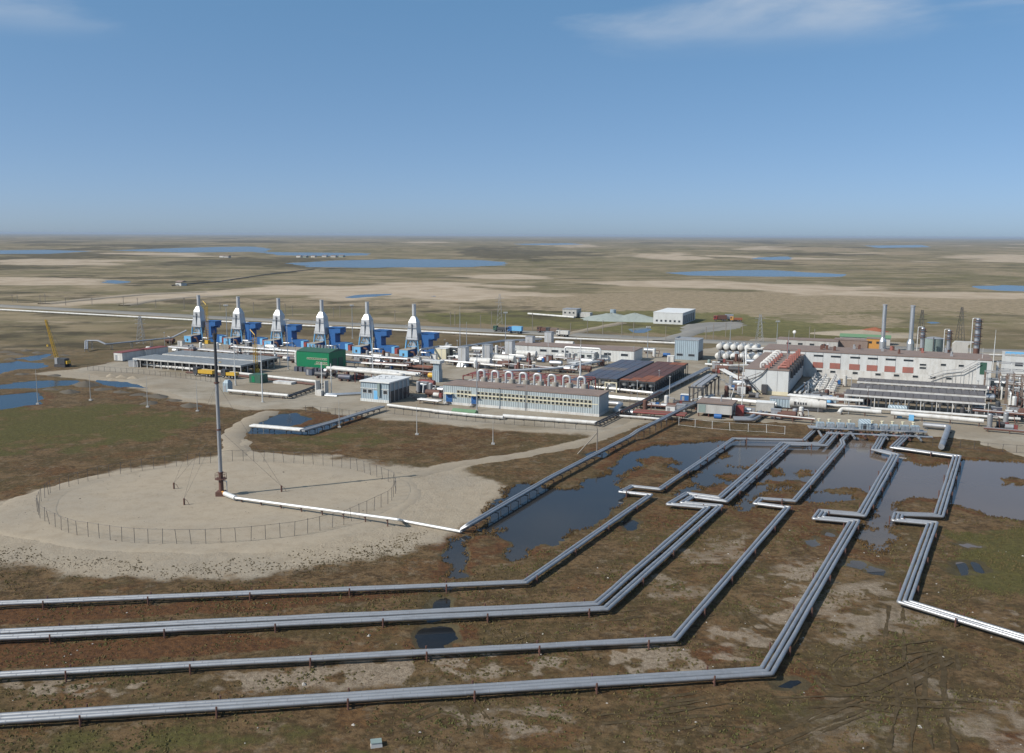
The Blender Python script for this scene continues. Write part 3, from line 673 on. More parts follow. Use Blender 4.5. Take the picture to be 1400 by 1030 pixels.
pipeline('three silver pipes that turn off to the right edge below the pond', [(1520,911),(1400,873),(1236,823),(1275,715.5),(1226,711),(1228.5,703),(1283.5,705),(1308.5,624),(1222,612),(1245,590)], (-0.67, 0, 0.67), 0.26)
# raised line on a trestle from the flare towards the plant
tz = 1.35
pts = [P3(630,724,0.5), P3(640,718,tz), P3(752,653,tz), P3(862,596,tz), P3(872,589,2.3), P3(945,553,2.3), P3(975,540,2.3)]
root = thing('pipe_trestle', 'grey pipe raised on a trestle crossing the dark pond to the plant', 'pipeline', (pts[0].x, pts[0].y, 0)); o0 = Vector((pts[0].x, pts[0].y, 0))
for d, r_ in ((-0.3, 0.26), (0.3, 0.22)):
    MB().tube([p-o0 for p in fillet(offset(pts, d), 0.8)], r_, 10).build('pipe', 'insulation', root, True)
rl = MB(); rl.tube([p-o0+Vector((0, 0, -0.48)) for p in offset(pts, 0)], 0.14, 4); rl.build('rail', 'grey_steel', root)
for p, h in along(pts, 4.2, 3.0):
    n = Vector((h.y, -h.x, 0)); n.normalize(); q = p-o0; zt = q.z-0.5; s_ = MB()
    for e in (-0.8, 0.8):
        b0 = q+n*e; b0.z = -0.7; b1 = q+n*e; b1.z = zt; s_.cyl(b0, b1, 0.07, n=5)
    b0 = q-n*0.9; b0.z = zt; b1 = q+n*0.9; b1.z = zt; s_.bar(b0, b1, 0.12)
    s_.build('trestle', 'dark_steel', root)

# ------------------------------------------------------------------ flare stack, its feed line and the ring fence
fx0, fy0 = P(303, 679); root = thing('flare_stack', 'tall grey flare mast with rusty base in the middle of the sand pad', 'flare stack', (fx0, fy0, 0.15))
MB().cyl((0, 0, 0), (0, 0, 4.6), 0.48, 0.42, n=14).build('base_column', 'rust', root, True)
MB().cyl((0, 0, 4.6), (0, 0, 13), 0.36, n=14).cyl((0, 0, 13), (0, 0, 22), 0.33, n=14).build('mast', 'grey_steel', root, True)
MB().cyl((0, 0, 22), (0, 0, 30.2), 0.29, 0.27, n=14).build('upper_mast', 'dark_steel', root, True)
t_ = MB().cyl((0, 0, 30.2), (0, 0, 31.4), 0.34, 0.46, n=14)
for k in range(6): t_.bar((0.42*math.cos(k), 0.42*math.sin(k), 31.3), (0.55*math.cos(k), 0.55*math.sin(k), 31.9), 0.08)
t_.build('burner_tip', 'dark_steel', root)
for z_ in (4.6, 13, 22): MB().cyl((0, 0, z_-0.12), (0, 0, z_+0.12), 0.52, n=14).build('flange', 'rust', root)
pl = MB().cyl((0, 0, 3.3), (0, 0, 3.42), 1.15, n=10)
for k in range(10):
    t0 = 2*math.pi*k/10; t1 = 2*math.pi*(k+1)/10; c0 = (1.1*math.cos(t0), 1.1*math.sin(t0)); c1 = (1.1*math.cos(t1), 1.1*math.sin(t1))
    pl.bar((*c0, 3.4), (*c0, 4.4), 0.05); pl.bar((*c0, 4.4), (*c1, 4.4), 0.05); pl.bar((*c0, 3.9), (*c1, 3.9), 0.04)
pl.build('platform', 'rust', root)
MB().box(-0.9, 0.9, -0.9, 0.9, 0, 0.9).build('footing', 'rust', root)
MB().tube(fillet([(0.5, -0.15, 3.0), (1.2, -0.35, 3.0), (1.2, -0.35, 0.7)], 0.3), 0.1, 8).build('side_pipe', 'galvanised', root, True)
for i, (ax, ay) in enumerate(((238, 670), (252, 692), (385, 674))):
    X, Y = P(ax, ay); q = Vector((X-fx0, Y-fy0, 0))
    an = MB().cyl(q, q+Vector((0, 0, 1.3)), 0.17, n=8); an.tube([q+Vector((0, 0, 1.2)), q+Vector((.5, .1, 0.9)), q+Vector((.9, .2, 0))], 0.04, 5); an.build('anchor', 'rust', root)
    for hz in ((13, 22) if i < 2 else (13, 22)): MB().cyl(q+Vector((0, 0, 1.2)), (0, 0, hz), 0.018, n=4).build('guy_wire', 'dark_steel', root)
pts = [P3(322,681,0.85), P3(546,711,1.55), P3(549,712,0.35), P3(630,727,0.45)]
root = thing('flare_line', 'white pipe crossing the sand pad from the flare mast to the trestle', 'pipeline', (pts[0].x, pts[0].y, 0)); o0 = Vector((pts[0].x, pts[0].y, 0))
MB().tube([p-o0 for p in fillet(pts, 0.3, 3)], 0.25, 10).build('pipe', 'insulation_pale', root, True)
d = (Vector((fx0, fy0, .85))-pts[0]); MB().cyl((0, 0, .85), Vector((0, 0, .85))+d*0.75, 0.46, n=12).build('knockout_drum', 'insulation_pale', root, True)
MB().cyl(Vector((0, 0, .85))+d*0.75, Vector((0, 0, .85))+d, 0.36, n=12).build('inlet', 'orange', root, True)
for p, h in along(pts[:2], 4.6, 1.5):
    q = p-o0; n = Vector((h.y, -h.x, 0)); MB().bar((q.x, q.y, -0.3), (q.x, q.y, q.z-0.25), 0.16).bar((q.x-n.x*.4, q.y-n.y*.4, q.z-.3), (q.x+n.x*.4, q.y+n.y*.4, q.z-.3), 0.14).build('support', 'rust', root)

def fence(label, pts, step=2.3, h=2.9, closed=False, mesh=True, postmat='dark_steel', r=0.06, rails=False, name='fence'):
    pts = [Vector((p[0], p[1], 0)) for p in pts]
    if closed: pts.append(pts[0])
    o0 = pts[0].copy(); root = thing(name, label, 'fence', o0)
    post = None; al = along(pts, step, 0.0)
    for i, (p, d) in enumerate(al):
        if post is None: post = MB().cyl((0, 0, -0.4), (0, 0, h), r, n=5).build('post', postmat, root)
        else: again(post, root, p-o0, (R(random.gauss(0, 2.6)), R(random.gauss(0, 2.6)), 0), 'post')
    if mesh:
        m_ = MB()
        for (a, _), (b_, _) in zip(al, al[1:]+([al[0]] if closed else [])):
            a = a-o0; b_ = b_-o0
            m_.quad([(a.x, a.y, 0.12), (b_.x, b_.y, 0.12), (b_.x, b_.y, h-0.05), (a.x, a.y, h-0.05)])
        m_.build('wire_netting', 'wire_mesh', root)
        w = MB()
        for zz in ((0.2, h-0.08) if not rails else (0.2, h*0.5, h-0.08)): w.tube([Vector((p.x-o0.x, p.y-o0.y, zz)) for p, _ in al]+([Vector((0, 0, zz))] if closed else []), 0.025, 4)
        w.build('strand', postmat, root)
    return root
RING = [(69,676),(84,671),(112,662),(135,656),(160,651),(186,646),(215,642),(257,637),(287,635),(318,632),(349,632),(403,635),(443,638),(477,642),(496,647),(519,655),(539,664),(542,674),(534,689),(503,704),(469,720),(409,734),(351,741),(313,744),(272,746),(195,745),(160,742),(130,737),(102,733),(82,726),(67,718),(54,710),(51,700),(57,686)]
fence('wire fence on thin posts ringing the sand pad', W(RING), 2.35, 2.75, True, r=0.042)

# ------------------------------------------------------------------ sparse plants on the sand, tussocks in the tundra, scattered litter
def tufts(name, label_pts, hmin, hmax, mat, blades=5, seed=1):
    rng = np.random.default_rng(seed); V = []; F = []
    for (x, y) in label_pts:
        s = rng.uniform(hmin, hmax); k = len(V); a0 = rng.uniform(0, 6.28)
        for j in range(blades):
            a = a0+j*6.283/blades+rng.uniform(-.3, .3); w = s*rng.uniform(.8, 1.7); q = len(V)
            V.append((x+math.cos(a)*w, y+math.sin(a)*w, -0.02)); V.append((x+math.cos(a+1.0)*w*.75, y+math.sin(a+1.0)*w*.75, 0.02+0.05)); V.append((x+rng.uniform(-.2, .2)*s, y+rng.uniform(-.2, .2)*s, 0.05+s*rng.uniform(.6, 1.1)))
            F.append((q, q+1, q+2))
    me = bpy.data.meshes.new(name); me.from_pydata(V, [], F); me.update()
    return tag(link(name, me, mat), kind='stuff')
flat_mat('dry_plant', lambda nt: mixc(nt, ramp(nt, noise(nt, 0.3, 3), .35, .65), (0.13, 0.10, 0.052), (0.07, 0.054, 0.026)), bstr=0.0)
flat_mat('tussock', lambda nt: mixc(nt, ramp(nt, noise(nt, 0.15, 4), .35, .65), mixc(nt, noise(nt, .6, 2), (0.15, 0.108, 0.050), (0.080, 0.060, 0.028)), (0.085, 0.082, 0.030)), bstr=0.0)
rng = np.random.default_rng(4)
band = W([(-60,742),(60,752),(200,766),(330,766),(450,750),(540,728),(600,720),(600,750),(480,785),(300,798),(60,792),(-60,775)])
bx = np.array(band); x = rng.uniform(bx[:, 0].min(), bx[:, 0].max(), 60000); y = rng.uniform(bx[:, 1].min(), bx[:, 1].max(), 60000)
d = sdf(band, x, y); n_ = fbm(x, y, 6, 3, 91); k = (d+n_*6 > 0) & (rng.random(60000) < np.clip((d+n_*5)*0.05, 0, .35))
tufts('sparse_plants', list(zip(x[k], y[k]))[:1900], 0.05, 0.17, 'dry_plant', 5, 2)
tw = W([(-80,780),(-80,1060),(1480,1060),(1480,720),(1200,690),(900,690),(700,770),(500,800)])
bx = np.array(tw); x = rng.uniform(bx[:, 0].min(), bx[:, 0].max(), 90000); y = rng.uniform(bx[:, 1].min(), bx[:, 1].max(), 90000)
d = sdf(tw, x, y); n_ = fbm(x, y, 5, 3, 92); k = (d > 0) & (n_+rng.uniform(-.3, .3, 90000) > 0.05) & (water_s(x, y) < -0.6)
tufts('tussock_grass', list(zip(x[k], y[k]))[:16000], 0.08, 0.22, 'tussock', 4, 3)

# sedges standing in the shallows
xs_ = np.array([p[0] for p in POND+[a for b_ in SMALL for a in b_]]); ys_ = np.array([p[1] for p in POND+[a for b_ in SMALL for a in b_]])
x = rng.uniform(xs_.min()-3, min(xs_.max(), 150)+3, 260000); y = rng.uniform(ys_.min()-3, ys_.max()+3, 260000)
s_ = water_s(x, y); n_ = fbm(x, y, 4, 3, 95)
sm_ = np.full(len(x), -30.0)
for p_ in SMALL: sm_ = np.maximum(sm_, bbox_sdf(p_, x, y, 6))
k = (s_ > -0.7) & (s_ < 0.7+n_*2.2) & (sm_ < -3) & (rng.random(len(x)) < np.clip(0.55-0.5*np.maximum(s_, 0)+n_, 0, 1))
flat_mat('sedge', lambda nt: mixc(nt, ramp(nt, noise(nt, 0.25, 4), .35, .65), (0.125, 0.075, 0.030), (0.062, 0.040, 0.018)), bstr=0.0)
pts_ = list(zip(x[k], y[k])); sd = tufts('sedge_margin', pts_[:12000], 0.10, 0.26, 'sedge', 4, 6); sd.location.z = -0.10
# pebbles on the pad
V = []; F = []; pd = np.array(PAD); cnt = 0
while cnt < 420:
    a = rng.uniform(pd[:, 0].min(), pd[:, 0].max()); b_ = rng.uniform(pd[:, 1].min(), pd[:, 1].max())
    if sdf(PAD, np.array([a]), np.array([b_]))[0] < 2: continue
    s1 = rng.uniform(.04, .11)*(2 if rng.random() < .06 else 1); i0 = len(V); t0 = rng.uniform(0, 6.3)
    for j in range(5): V.append((a+s1*math.cos(t0+j*1.257)*rng.uniform(.7, 1.3), b_+s1*math.sin(t0+j*1.257)*rng.uniform(.7, 1.3), .2))
    V.append((a, b_, .23+s1*.7)); F += [(i0+j, i0+(j+1) % 5, i0+5) for j in range(5)]; cnt += 1
me = bpy.data.meshes.new('pebbles'); me.from_pydata(V, [], F); me.update(); tag(link('pebbles', me, 'dark_soil'), kind='stuff')

# wheel ruts: sunken strips of bare wet mud left by tracked vehicles
flat_mat('mud', lambda nt: mixc(nt, ramp(nt, noise(nt, 0.8, 4), .35, .65), (0.052, 0.037, 0.019), (0.085, 0.062, 0.034)), bscale=4.0)
def rut(px, side):
    pts = [Vector((a, b_, 0)) for a, b_ in W(px)]
    pts = fillet(offset(pts, side), 4.0, 6); V = []; F = []; al = along(pts, 0.55); rr = random.Random(int(px[0][0]+side*10))
    for i, (p_, d_) in enumerate(al):
        n_ = Vector((-d_.y, d_.x, 0)); w = 0.20+0.10*math.sin(i*.37+side)+rr.uniform(-.05, .05)
        off = n_*(rr.uniform(-.05, .05)+0.12*math.sin(i*0.11+side*2))
        for e in (-w, 0, w): V.append(tuple(p_+off+n_*e+Vector((0, 0, 0.095+0.035*math.sin(i*.09+side*3)-(0.02 if e == 0 else 0.0)))))
        if i:
            b2 = (i-1)*3; F += [(b2+1, b2, b2+3, b2+4), (b2+2, b2+1, b2+4, b2+5)]
    me = bpy.data.meshes.new('wheel_rut'); me.from_pydata(V, [], F); me.update(); tag(link('wheel_rut', me, 'mud', smooth=True), kind='structure')
for r_ in RUT:
    for sd_ in (-1.0, 1.0): rut(r_, sd_)
# ------------------------------------------------------------------ the plant; ROT = bearing of the site grid
ROT = R(-23.0); UX = Vector((math.cos(ROT), math.sin(ROT), 0)); VX = Vector((-math.sin(ROT), math.cos(ROT), 0))
def site(name, label, cat, px, py, z=0.0, du=0.0, dv=0.0, rot=ROT, group=None):
    """thing whose front left corner stands under the surveyed pixel (seen at height z)"""
    p = P3(px, py, z); p.z = 0; u = Vector((math.cos(rot), math.sin(rot), 0)); v = Vector((-math.sin(rot), math.cos(rot), 0))
    p = p+u*du+v*dv
    return thing(name, label, cat, p, rot, group)
def windows(root, xs, z0, w, h, y=0.0, frame='cream', pane='glass', t=0.09):
    """alike windows in the front wall, each a frame with its pane"""
    f0 = p0 = None
    for x in xs:
        if f0 is None:
            m_ = MB()
            for a in ((0, t, 0, h), (w-t, w, 0, h), (t, w-t, 0, t), (t, w-t, h-t, h)): m_.box(a[0], a[1], -0.06, 0.03, a[2], a[3])
            f0 = m_.build('window', frame, root); f0.location = (x, y, z0)
            p0 = MB().box(t, w-t, -0.02, 0.03, t, h-t).build('pane', pane, f0)
        else:
            f = again(f0, root, (x, y, z0), name='window'); again(p0, f, name='pane')
def side_windows(root, ys, z0, w, h, x, mat='glass'):
    for y in ys: MB().box(x-0.02, x+0.05, y, y+w, z0, z0+h).build('window', mat, root)
def slab_building(root, L, D, h, wall, roof, plinth=None, plinth_h=1.0, over=0.15, panel=None, parapet=0.0):
    MB().box(0, L, 0, D, 0, h).build('wall', wall, root)
    MB().box(-over, L+over, -over, D+over, h, h+0.28).build('roof', roof, root)
    if plinth: MB().box(-0.07, L+0.07, -0.07, D+0.07, 0, plinth_h).build('plinth', plinth, root)
    if panel:
        s_ = MB(); n = int(L/panel)
        for i in range(1, n): s_.box(i*L/n-0.04, i*L/n+0.04, -0.05, 0, 0.2, h-0.05)
        s_.build('panel_joint', 'grey_steel', root)
def stairs(root, x, y, w, rise, run, mat='grey_steel', dirx=0, diry=-1):
    m_ = MB(); n = 5
    for i in range(n):
        a = run*i/n; z = rise*(1-(i+1)/n)+rise/n*0.5
        if diry: m_.box(x, x+w, y+min(0, diry*(a+run/n)), y+max(-0.001, diry*a) if diry > 0 else y+diry*a, z-0.06, z)
        else: m_.box(min(x+dirx*a, x+dirx*(a+run/n)), max(x+dirx*a, x+dirx*(a+run/n)), y, y+w, z-0.06, z)
    if diry:
        for e in (0, w): m_.bar((x+e, y, rise), (x+e, y+diry*run, 0), 0.07); m_.bar((x+e, y, rise+1), (x+e, y+diry*run, 1), 0.05); m_.bar((x+e, y+diry*run, 0), (x+e, y+diry*run, 1), 0.05); m_.bar((x+e, y, 0), (x+e, y, rise+1), 0.05)
    else:
        for e in (0, w): m_.bar((x, y+e, rise), (x+dirx*run, y+e, 0), 0.07); m_.bar((x, y+e, rise+1), (x+dirx*run, y+e, 1), 0.05); m_.bar((x+dirx*run, y+e, 0), (x+dirx*run, y+e, 1), 0.05); m_.bar((x, y+e, 0), (x, y+e, rise+1), 0.05)
    return m_.build('stairs', mat, root)

# --- long grey hall with the window band
g = site('industrial_hall', 'long low grey metal hall with two rows of small windows, behind white pipes', 'building', 606, 553)
L, D, H_ = 48.5, 9.0, 5.9
slab_building(g, L, D, H_, 'grey_siding', 'brown_roof', 'white', 0.9)
for i in range(9): again(MB().box(-0.05, 0.05, -0.03, 0.0, 0.9, H_).build('panel_joint', 'grey_steel', g), g, (0, 0, 0)) if False else MB().box(5.35*(i+0.55)-0.05, 5.35*(i+0.55)+0.05, -0.03, 0, 0.9, H_-0.02).build('panel_joint', 'grey_steel', g)
MB().box(0.3, L-0.3, -0.035, 0.0, 3.48, 3.70).build('window_sill_band', 'cream', g)
xs = [4.6+i*1.22 for i in range(4)]+[11.2+i*1.22 for i in range(29)]
windows(g, xs, 2.55, 0.98, 0.95, -0.01); windows(g, xs, 3.72, 0.98, 0.95, -0.01)
for x in (1.0, 9.3):
    dr = MB().box(x, x+2.0, -0.12, 0.0, 0.95, 3.3).build('door', 'blue', g); MB().box(x+1.7, x+1.8, -0.18, -0.12, 2.0, 2.15).build('handle', 'galvanised', dr)
    MB().box(x-0.3, x+2.3, -1.3, 0, 3.45, 3.55).build('canopy', 'cream', g); stairs(g, x+0.3, -0.1, 1.3, 0.95, 2.2, 'dark_steel')
MB().tube([(26.5, -0.12, 0), (26.5, -0.12, H_)], 0.1, 6).build('downpipe', 'galvanised', g)
MB().tube([(26.9, -0.1, 0.1), (26.9, -0.1, H_+2.2)], 0.06, 6).build('vent_pipe', 'galvanised', g)
gu = Vector(g.location)
# --- eight goose-neck vents with drums behind the hall
vent = None
for i in range(8):
    loc = gu+UX*(6.2+4.62*i)+VX*12.5
    lab = 'pale goose-neck vent pipe with drum behind the long grey hall, %s from the left' % ORD[i]
    if vent is None:
        vent = thing('vent_unit', lab, 'vent', loc, ROT, 'goose-neck vents behind the hall')
        MB().cyl((1.55, 0, 2.6), (1.55, 0, 7.0), 1.0, n=14).build('drum', 'tan_stone', vent, True)
        MB().box(0.4, 2.7, -1.1, 1.1, 0, 2.6).build('base_frame', 'grey_steel', vent)
        MB().tube(fillet([(-0.55, 0, 0), (-0.55, 0, 9.0), (1.55, 0, 9.0), (1.55, 0, 7.0)], 0.9, 5), 0.36, 10).build('goose_neck', 'stack_silver', vent, True)
        MB().cyl((0.45, -0.2, 2.0), (0.45, -0.2, 6.2), 0.33, n=10).build('canister', 'insulation_pale', vent, True)
    else:
        c = copy_tree(vent); c.location = loc; c['label'] = lab
# --- open compressor shelter: white housings under a dark red frame roof
s = thing('compressor_shelter', 'white machine housings under a dark red open frame roof behind the vents', 'shelter', gu+UX*(-1.5)+VX*17, ROT)
for i in range(7):
    x0 = i*5.6; hs = MB().box(x0+0.4, x0+4.9, 0.3, 5.5, 0, 4.5).build('housing', 'white', s); MB().box(x0+0.9, x0+2.2, 0.22, 0.3, 0.3, 2.4).build('door', 'grey_steel', hs)
for i in range(8):
    fr = MB()
    for y in (-0.4, 6.4, 13.0): fr.box(i*5.6-0.15, i*5.6+0.15, y-0.15, y+0.15, 0, 6.2)
    fr.box(i*5.6-0.16, i*5.6+0.16, -0.6, 13.2, 6.0, 6.3); fr.build('frame', 'red_frame', s)
for y in (-0.4, 2.9, 6.4, 9.7, 13.0): MB().box(0.15, 39.1, y-0.13, y+0.13, 6.31, 6.52).build('purlin', 'red_frame', s)
for i in range(7):
    MB().box(i*5.6+0.5, i*5.6+3.4, 3.2, 9.2, 6.53, 6.62).build('roof_sheet', 'red_frame' if i not in (6,) else 'cooler_blue', s)
    MB().cyl((i*5.6+4.3, 6.8, 2.6), (i*5.6+4.3, 12.6, 2.6), 1.15, n=12).build('duct', 'white', s, True)

# --- six turbine units with exhaust stacks
def turbine():
    t = thing('turbine_unit', '', 'turbine', (0, 0, 0), ROT, 'blue gas turbine units in a row')
    MB().box(0, 4.0, 0, 8.0, 0, 3.0).build('front_housing', 'light_blue' if False else 'blue', t)
    fp = MB().box(0.03, 3.97, -0.08, 0.0, 0.05, 2.97).build('front_panel', 'light_blue', t)
    MB().box(1.5, 2.4, -0.12, -0.08, 0.6, 1.7).build('louvre', 'dark_steel', fp)
    MB().box(-0.1, 4.1, -0.15, 8.1, 3.0, 3.12).build('housing_roof', 'tan_stone', t)
    # exhaust: legs, cone, body, shoulder, pipe
    for x in (-0.3, 6.5):
        for y in (5.0, 9.4): MB().bar((x, y, 0), (x*0.72+0.87, y*0.9+0.7, 7.0), 0.48).build('leg', 'light_blue' if y < 6 else 'blue', t)
    br = MB()
    for y in (5.2, 9.2):
        br.bar((1.0, y*.95+.35, 4.0), (3.1, y*.92+.6, 6.9), 0.2).bar((5.2, y*.95+.35, 4.0), (3.1, y*.92+.6, 6.9), 0.2).bar((0.9, y*.95+.3, 4.0), (5.3, y*.95+.3, 4.0), 0.2)
    br.build('brace', 'light_blue', t)
    MB().frustum((2.3, 4.0, 6.2, 8.2, 3.0), (1.3, 4.9, 5.6, 8.8, 6.6)).build('diffuser', 'stack_silver', t)
    st = MB().frustum((0.3, 5.9, 4.9, 9.5, 6.6), (1.15, 5.05, 5.4, 9.0, 12.0)).frustum((1.15, 5.05, 5.4, 9.0, 12.0), (1.25, 4.95, 5.5, 8.9, 14.0)).frustum((1.25, 4.95, 5.5, 8.9, 14.0), (2.25, 3.95, 6.4, 8.0, 16.3)).build('stack_body', 'stack_silver', t)
    MB().box(2.95, 3.15, 4.8, 5.3, 7.5, 13.5).build('ladder', 'grey_steel', st)
    MB().cyl((3.1, 7.2, 16.2), (3.1, 7.2, 21.4), 0.8, n=14).cyl((3.1, 7.2, 21.3), (3.1, 7.2, 21.5), 0.87, n=14).build('stack_pipe', 'stack_silver', t, True)
    for z_ in (7.0, 12.1): MB().box(0.5, 5.7, 4.6, 5.0, z_-.1, z_).box(0.5, 0.6, 4.6, 4.66, z_, z_+1.0).box(5.6, 5.7, 4.6, 4.66, z_, z_+1.0).box(0.5, 5.7, 4.6, 4.65, z_+.95, z_+1.02).build('walkway', 'grey_steel', t)
    # air intake tower with stepped head
    MB().box(6.7, 10.0, 6.8, 10.8, 0, 9.6).build('intake_tower', 'blue', t)
    hd = MB().xprism([(6.6, 9.6), (10.9, 9.6), (10.9, 6.4), (9.6, 6.4), (9.6, 7.2), (6.6, 7.2)], 10.0, 11.9).box(11.9, 13.0, 6.8, 10.7, 7.4, 9.6).build('intake_head', 'blue', t)
    MB().box(10.05, 12.9, 6.5, 6.6, 7.5, 9.5).build('intake_filter', 'blue', hd)
    MB().box(6.4, 13.2, 6.3, 11.2, 9.6, 9.75).build('intake_roof', 'blue', t)
    MB().box(10.05, 15.5, 6.2, 10.2, 0, 3.2).build('rear_housing', 'blue', t)
    MB().box(15.5, 16.9, 6.0, 10.2, 0, 3.0).build('end_housing', 'light_blue', t)
    MB().box(17.3, 18.6, 5.4, 8.0, 0, 2.4).build('pump_skid', 'red', t)
    MB().tube(fillet([(4.2, 1.5, 2.2), (6.0, 1.5, 2.2), (6.6, 2.0, 0.0)], 0.6), 0.45, 8).build('oil_pipe', 'rust', t, True)
    MB().tube(fillet([(4.4, 3.8, 0.5), (7.6, 3.8, 0.5), (7.6, 3.8, 2.0), (11, 3.8, 2.0), (11, 6.2, 2.0)], 0.5), 0.3, 8).build('gas_pipe', 'insulation', t, True)
    return t
tb = turbine()
for i, (x, y) in enumerate(((252, 468), (306, 471.5), (361, 475), (420, 479), (482, 483.5), (546, 488.5))):
    o = tb if i == 0 else copy_tree(tb)
    o.location = P3(x, y); o['label'] = 'blue gas turbine unit with silver exhaust stack, %s of six from the left' % ORD[i]

# --- air cooler banks
def cooler(name, label, px, py, L, D, h, nu, nv, deck, edge='white', legmat='grey_steel', z_=None, fans=True, rings='grey_steel', alt=None, beamz=0.0, group=None, pick=None, leg_every=1):
    c = site(name, label, 'air cooler', px, py, h if z_ is None else z_, group=group)
    bu, bv = L/nu, D/nv
    pan = pan2 = ring = None
    for i in range(nu):
        for j in range(nv):
            m_ = alt if (alt and (pick(i, j) if pick else (i*7+j*5) % 11 < 5)) else deck
            if m_ == deck and pan: again(pan, c, (i*bu, j*bv, h), name='deck_panel')
            elif m_ != deck and pan2: again(pan2, c, (i*bu, j*bv, h), name='deck_panel')
            else:
                o = MB().box(0.08, bu-0.08, 0.08, bv-0.08, 0, 0.22).build('deck_panel', m_, c); o.location = (i*bu, j*bv, h)
                if m_ == deck: pan = o
                else: pan2 = o
    fr = MB()
    for j in range(nv+1): fr.box(0, L, max(0, j*bv-0.07), min(D, j*bv+0.07), h-0.35, h+0.12)
    for i in range(nu+1): fr.box(max(0, i*bu-0.05), min(L, i*bu+0.05), 0, D, h-0.34, h+0.10)
    fr.build('deck_frame', legmat, c)
    if edge: MB().box(-0.1, L+0.1, -0.16, -0.005, h-0.45, h+0.05).build('edge_beam', edge, c)
    if fans:
        ring = None; r_ = min(bu, bv)*0.42
        for i in range(nu):
            for j in range(nv):
                if 0 < j < nv-1 and 0 < i < nu-1: continue
                lc = ((i+0.5)*bu, (j+0.5)*bv, 0)
                if ring: again(ring, c, lc, name='fan_shroud')
                else:
                    ring = MB().cyl((0, 0, h-1.7), (0, 0, h-0.4), r_*0.8, r_, n=12).cyl((0, 0, 0.3), (0, 0, h-1.7), r_*0.25, n=8).build('fan_shroud', rings, c, True); ring.location = lc
    leg = None
    for i in range(nu+1):
        if i % leg_every and i != nu: continue
        for j in (range(nv+1) if i in (0, nu) else (0, nv)):
            lc = (min(max(i*bu, 0.1), L-0.1), min(max(j*bv, 0.1), D-0.1), 0)
            if leg: again(leg, c, lc, name='leg')
            else: leg = MB().box(-0.1, 0.1, -0.1, 0.1, 0, h-0.36).build('leg', 'white' if edge == 'white' else legmat, c); leg.location = lc
    return c
c = cooler('cooler_bank', 'grey louvred air cooler bank at the left behind a white pipe', 182, 490, 50, 11, 3.6, 15, 3, 'cooler_grey', rings='dark_steel', leg_every=1)
c2 = cooler('cooler_bank', 'second grey louvred air cooler bank in the row before the turbines', 182, 490, 47, 11, 3.7, 14, 3, 'cooler_grey', rings='dark_steel', z_=3.6, leg_every=2)
c2.location = Vector(c.location)+UX*1.5+VX*13.5
cooler('cooler_bank', 'dark blue grey air cooler bank behind the grey hall', 793, 516, 12.5, 47, 4.4, 4, 15, 'cooler_blue', None, 'dark_steel', rings='cooler_grey', alt='cooler_brown', pick=lambda i, j: j in (6, 7) and i < 3)
cooler('cooler_bank', 'rusty orange and brown air cooler bank beside the blue one', 847, 520, 11.5, 48, 4.4, 4, 15, 'cooler_dark_rust', None, 'dark_steel', rings='cooler_grey', alt='orange_rust', pick=lambda i, j: (i >= 2 and (j < 4 or j > 12)) or (i == 1 and j < 2) or j == 0)
w = site('pipe_gallery', 'stepped white gallery between the blue and the rusty cooler banks', 'gallery', 829, 522, 3.4)
for i in range(13): MB().box(0.2, 3.3, i*3.6, i*3.6+2.9, 0, 3.4+0.03*(i % 3)).build('cover', 'white_roof', w)
MB().box(-0.2, 0.1, -1.2, -0.9, 0, 3.2).box(3.6, 3.9, -1.2, -0.9, 0, 3.2).box(-0.2, 3.9, -1.2, -0.9, 3.2, 3.5).build('portal', 'cream', w)
for k, (x, y, lw, dp) in enumerate(((1155, 539, 'nearest the manifold', 8.4), (1163, 530.5, 'in the middle', 8.6), (1172, 521.5, 'beside the long white building', 7.4))):
    cooler('cooler_bank', 'brown louvred cooler row %s' % lw, x, y, 37, dp, 4.3, 18, 1, 'cooler_brown', rings='galvanised', leg_every=2, legmat='cooler_brown', group='brown cooler rows')
v_ = MB()
# --- half-height pump hall and long main building
hb = site('pump_hall', 'pale panelled hall with red roof vents and an outside stair', 'building', 1017, 538)
L, D, H_ = 13.6, 47.0, 8.0
slab_building(hb, L, D, H_, 'pale_panel', 'brown_roof', None)
MB().box(-0.05, L+0.05, -0.05, 0, 0, 1.3).build('stained_plinth', 'cream', hb)
for i in (1, 2, 3): MB().box(L*i/4-0.05, L*i/4+0.05, -0.04, 0, 0.2, H_).build('panel_joint', 'grey_steel', hb)
MB().box(L, L+0.06, 0, D, 4.6, 4.72).box(L, L+0.06, 0, D, 0, 0.8).build('wall_band', 'dark_steel', hb)
for i in range(7):
    y = 3+i*5.4
    o = MB().tube(fillet([(4.6, y, H_+.28), (4.6, y, H_+2.0), (6.6, y, H_+2.0), (6.6, y, H_+.28)], 0.8), 0.4, 8).build('roof_duct', 'white', hb, True); MB().box(5.9, 7.4, y-0.9, y+0.9, H_+.28, H_+1.3).build('fan_box', 'red_panel', o)
for i in range(6):
    y = 2.5+i*6.2
    o = MB().tube(fillet([(L-3.4, y, H_+.28), (L-3.4, y, H_+.9), (L-0.6, y, H_+.9), (L-0.6, y, H_+3.0)], 0.3), 0.4, 8).box(L-1.1, L-0.1, y-0.5, y+0.5, H_+1.0, H_+3.3).build('vent', 'red_panel', hb); MB().tube(fillet([(L-0.6, y, H_+0.9), (L+0.7, y, H_+0.4), (L+0.7, y, 5.6)], 0.4), 0.5, 8).build('elbow', 'dark_steel', o, True)
stairs(hb, 0.6, -1.2, 1.0, 4.6, 4.6, 'dark_steel', 1, 0)
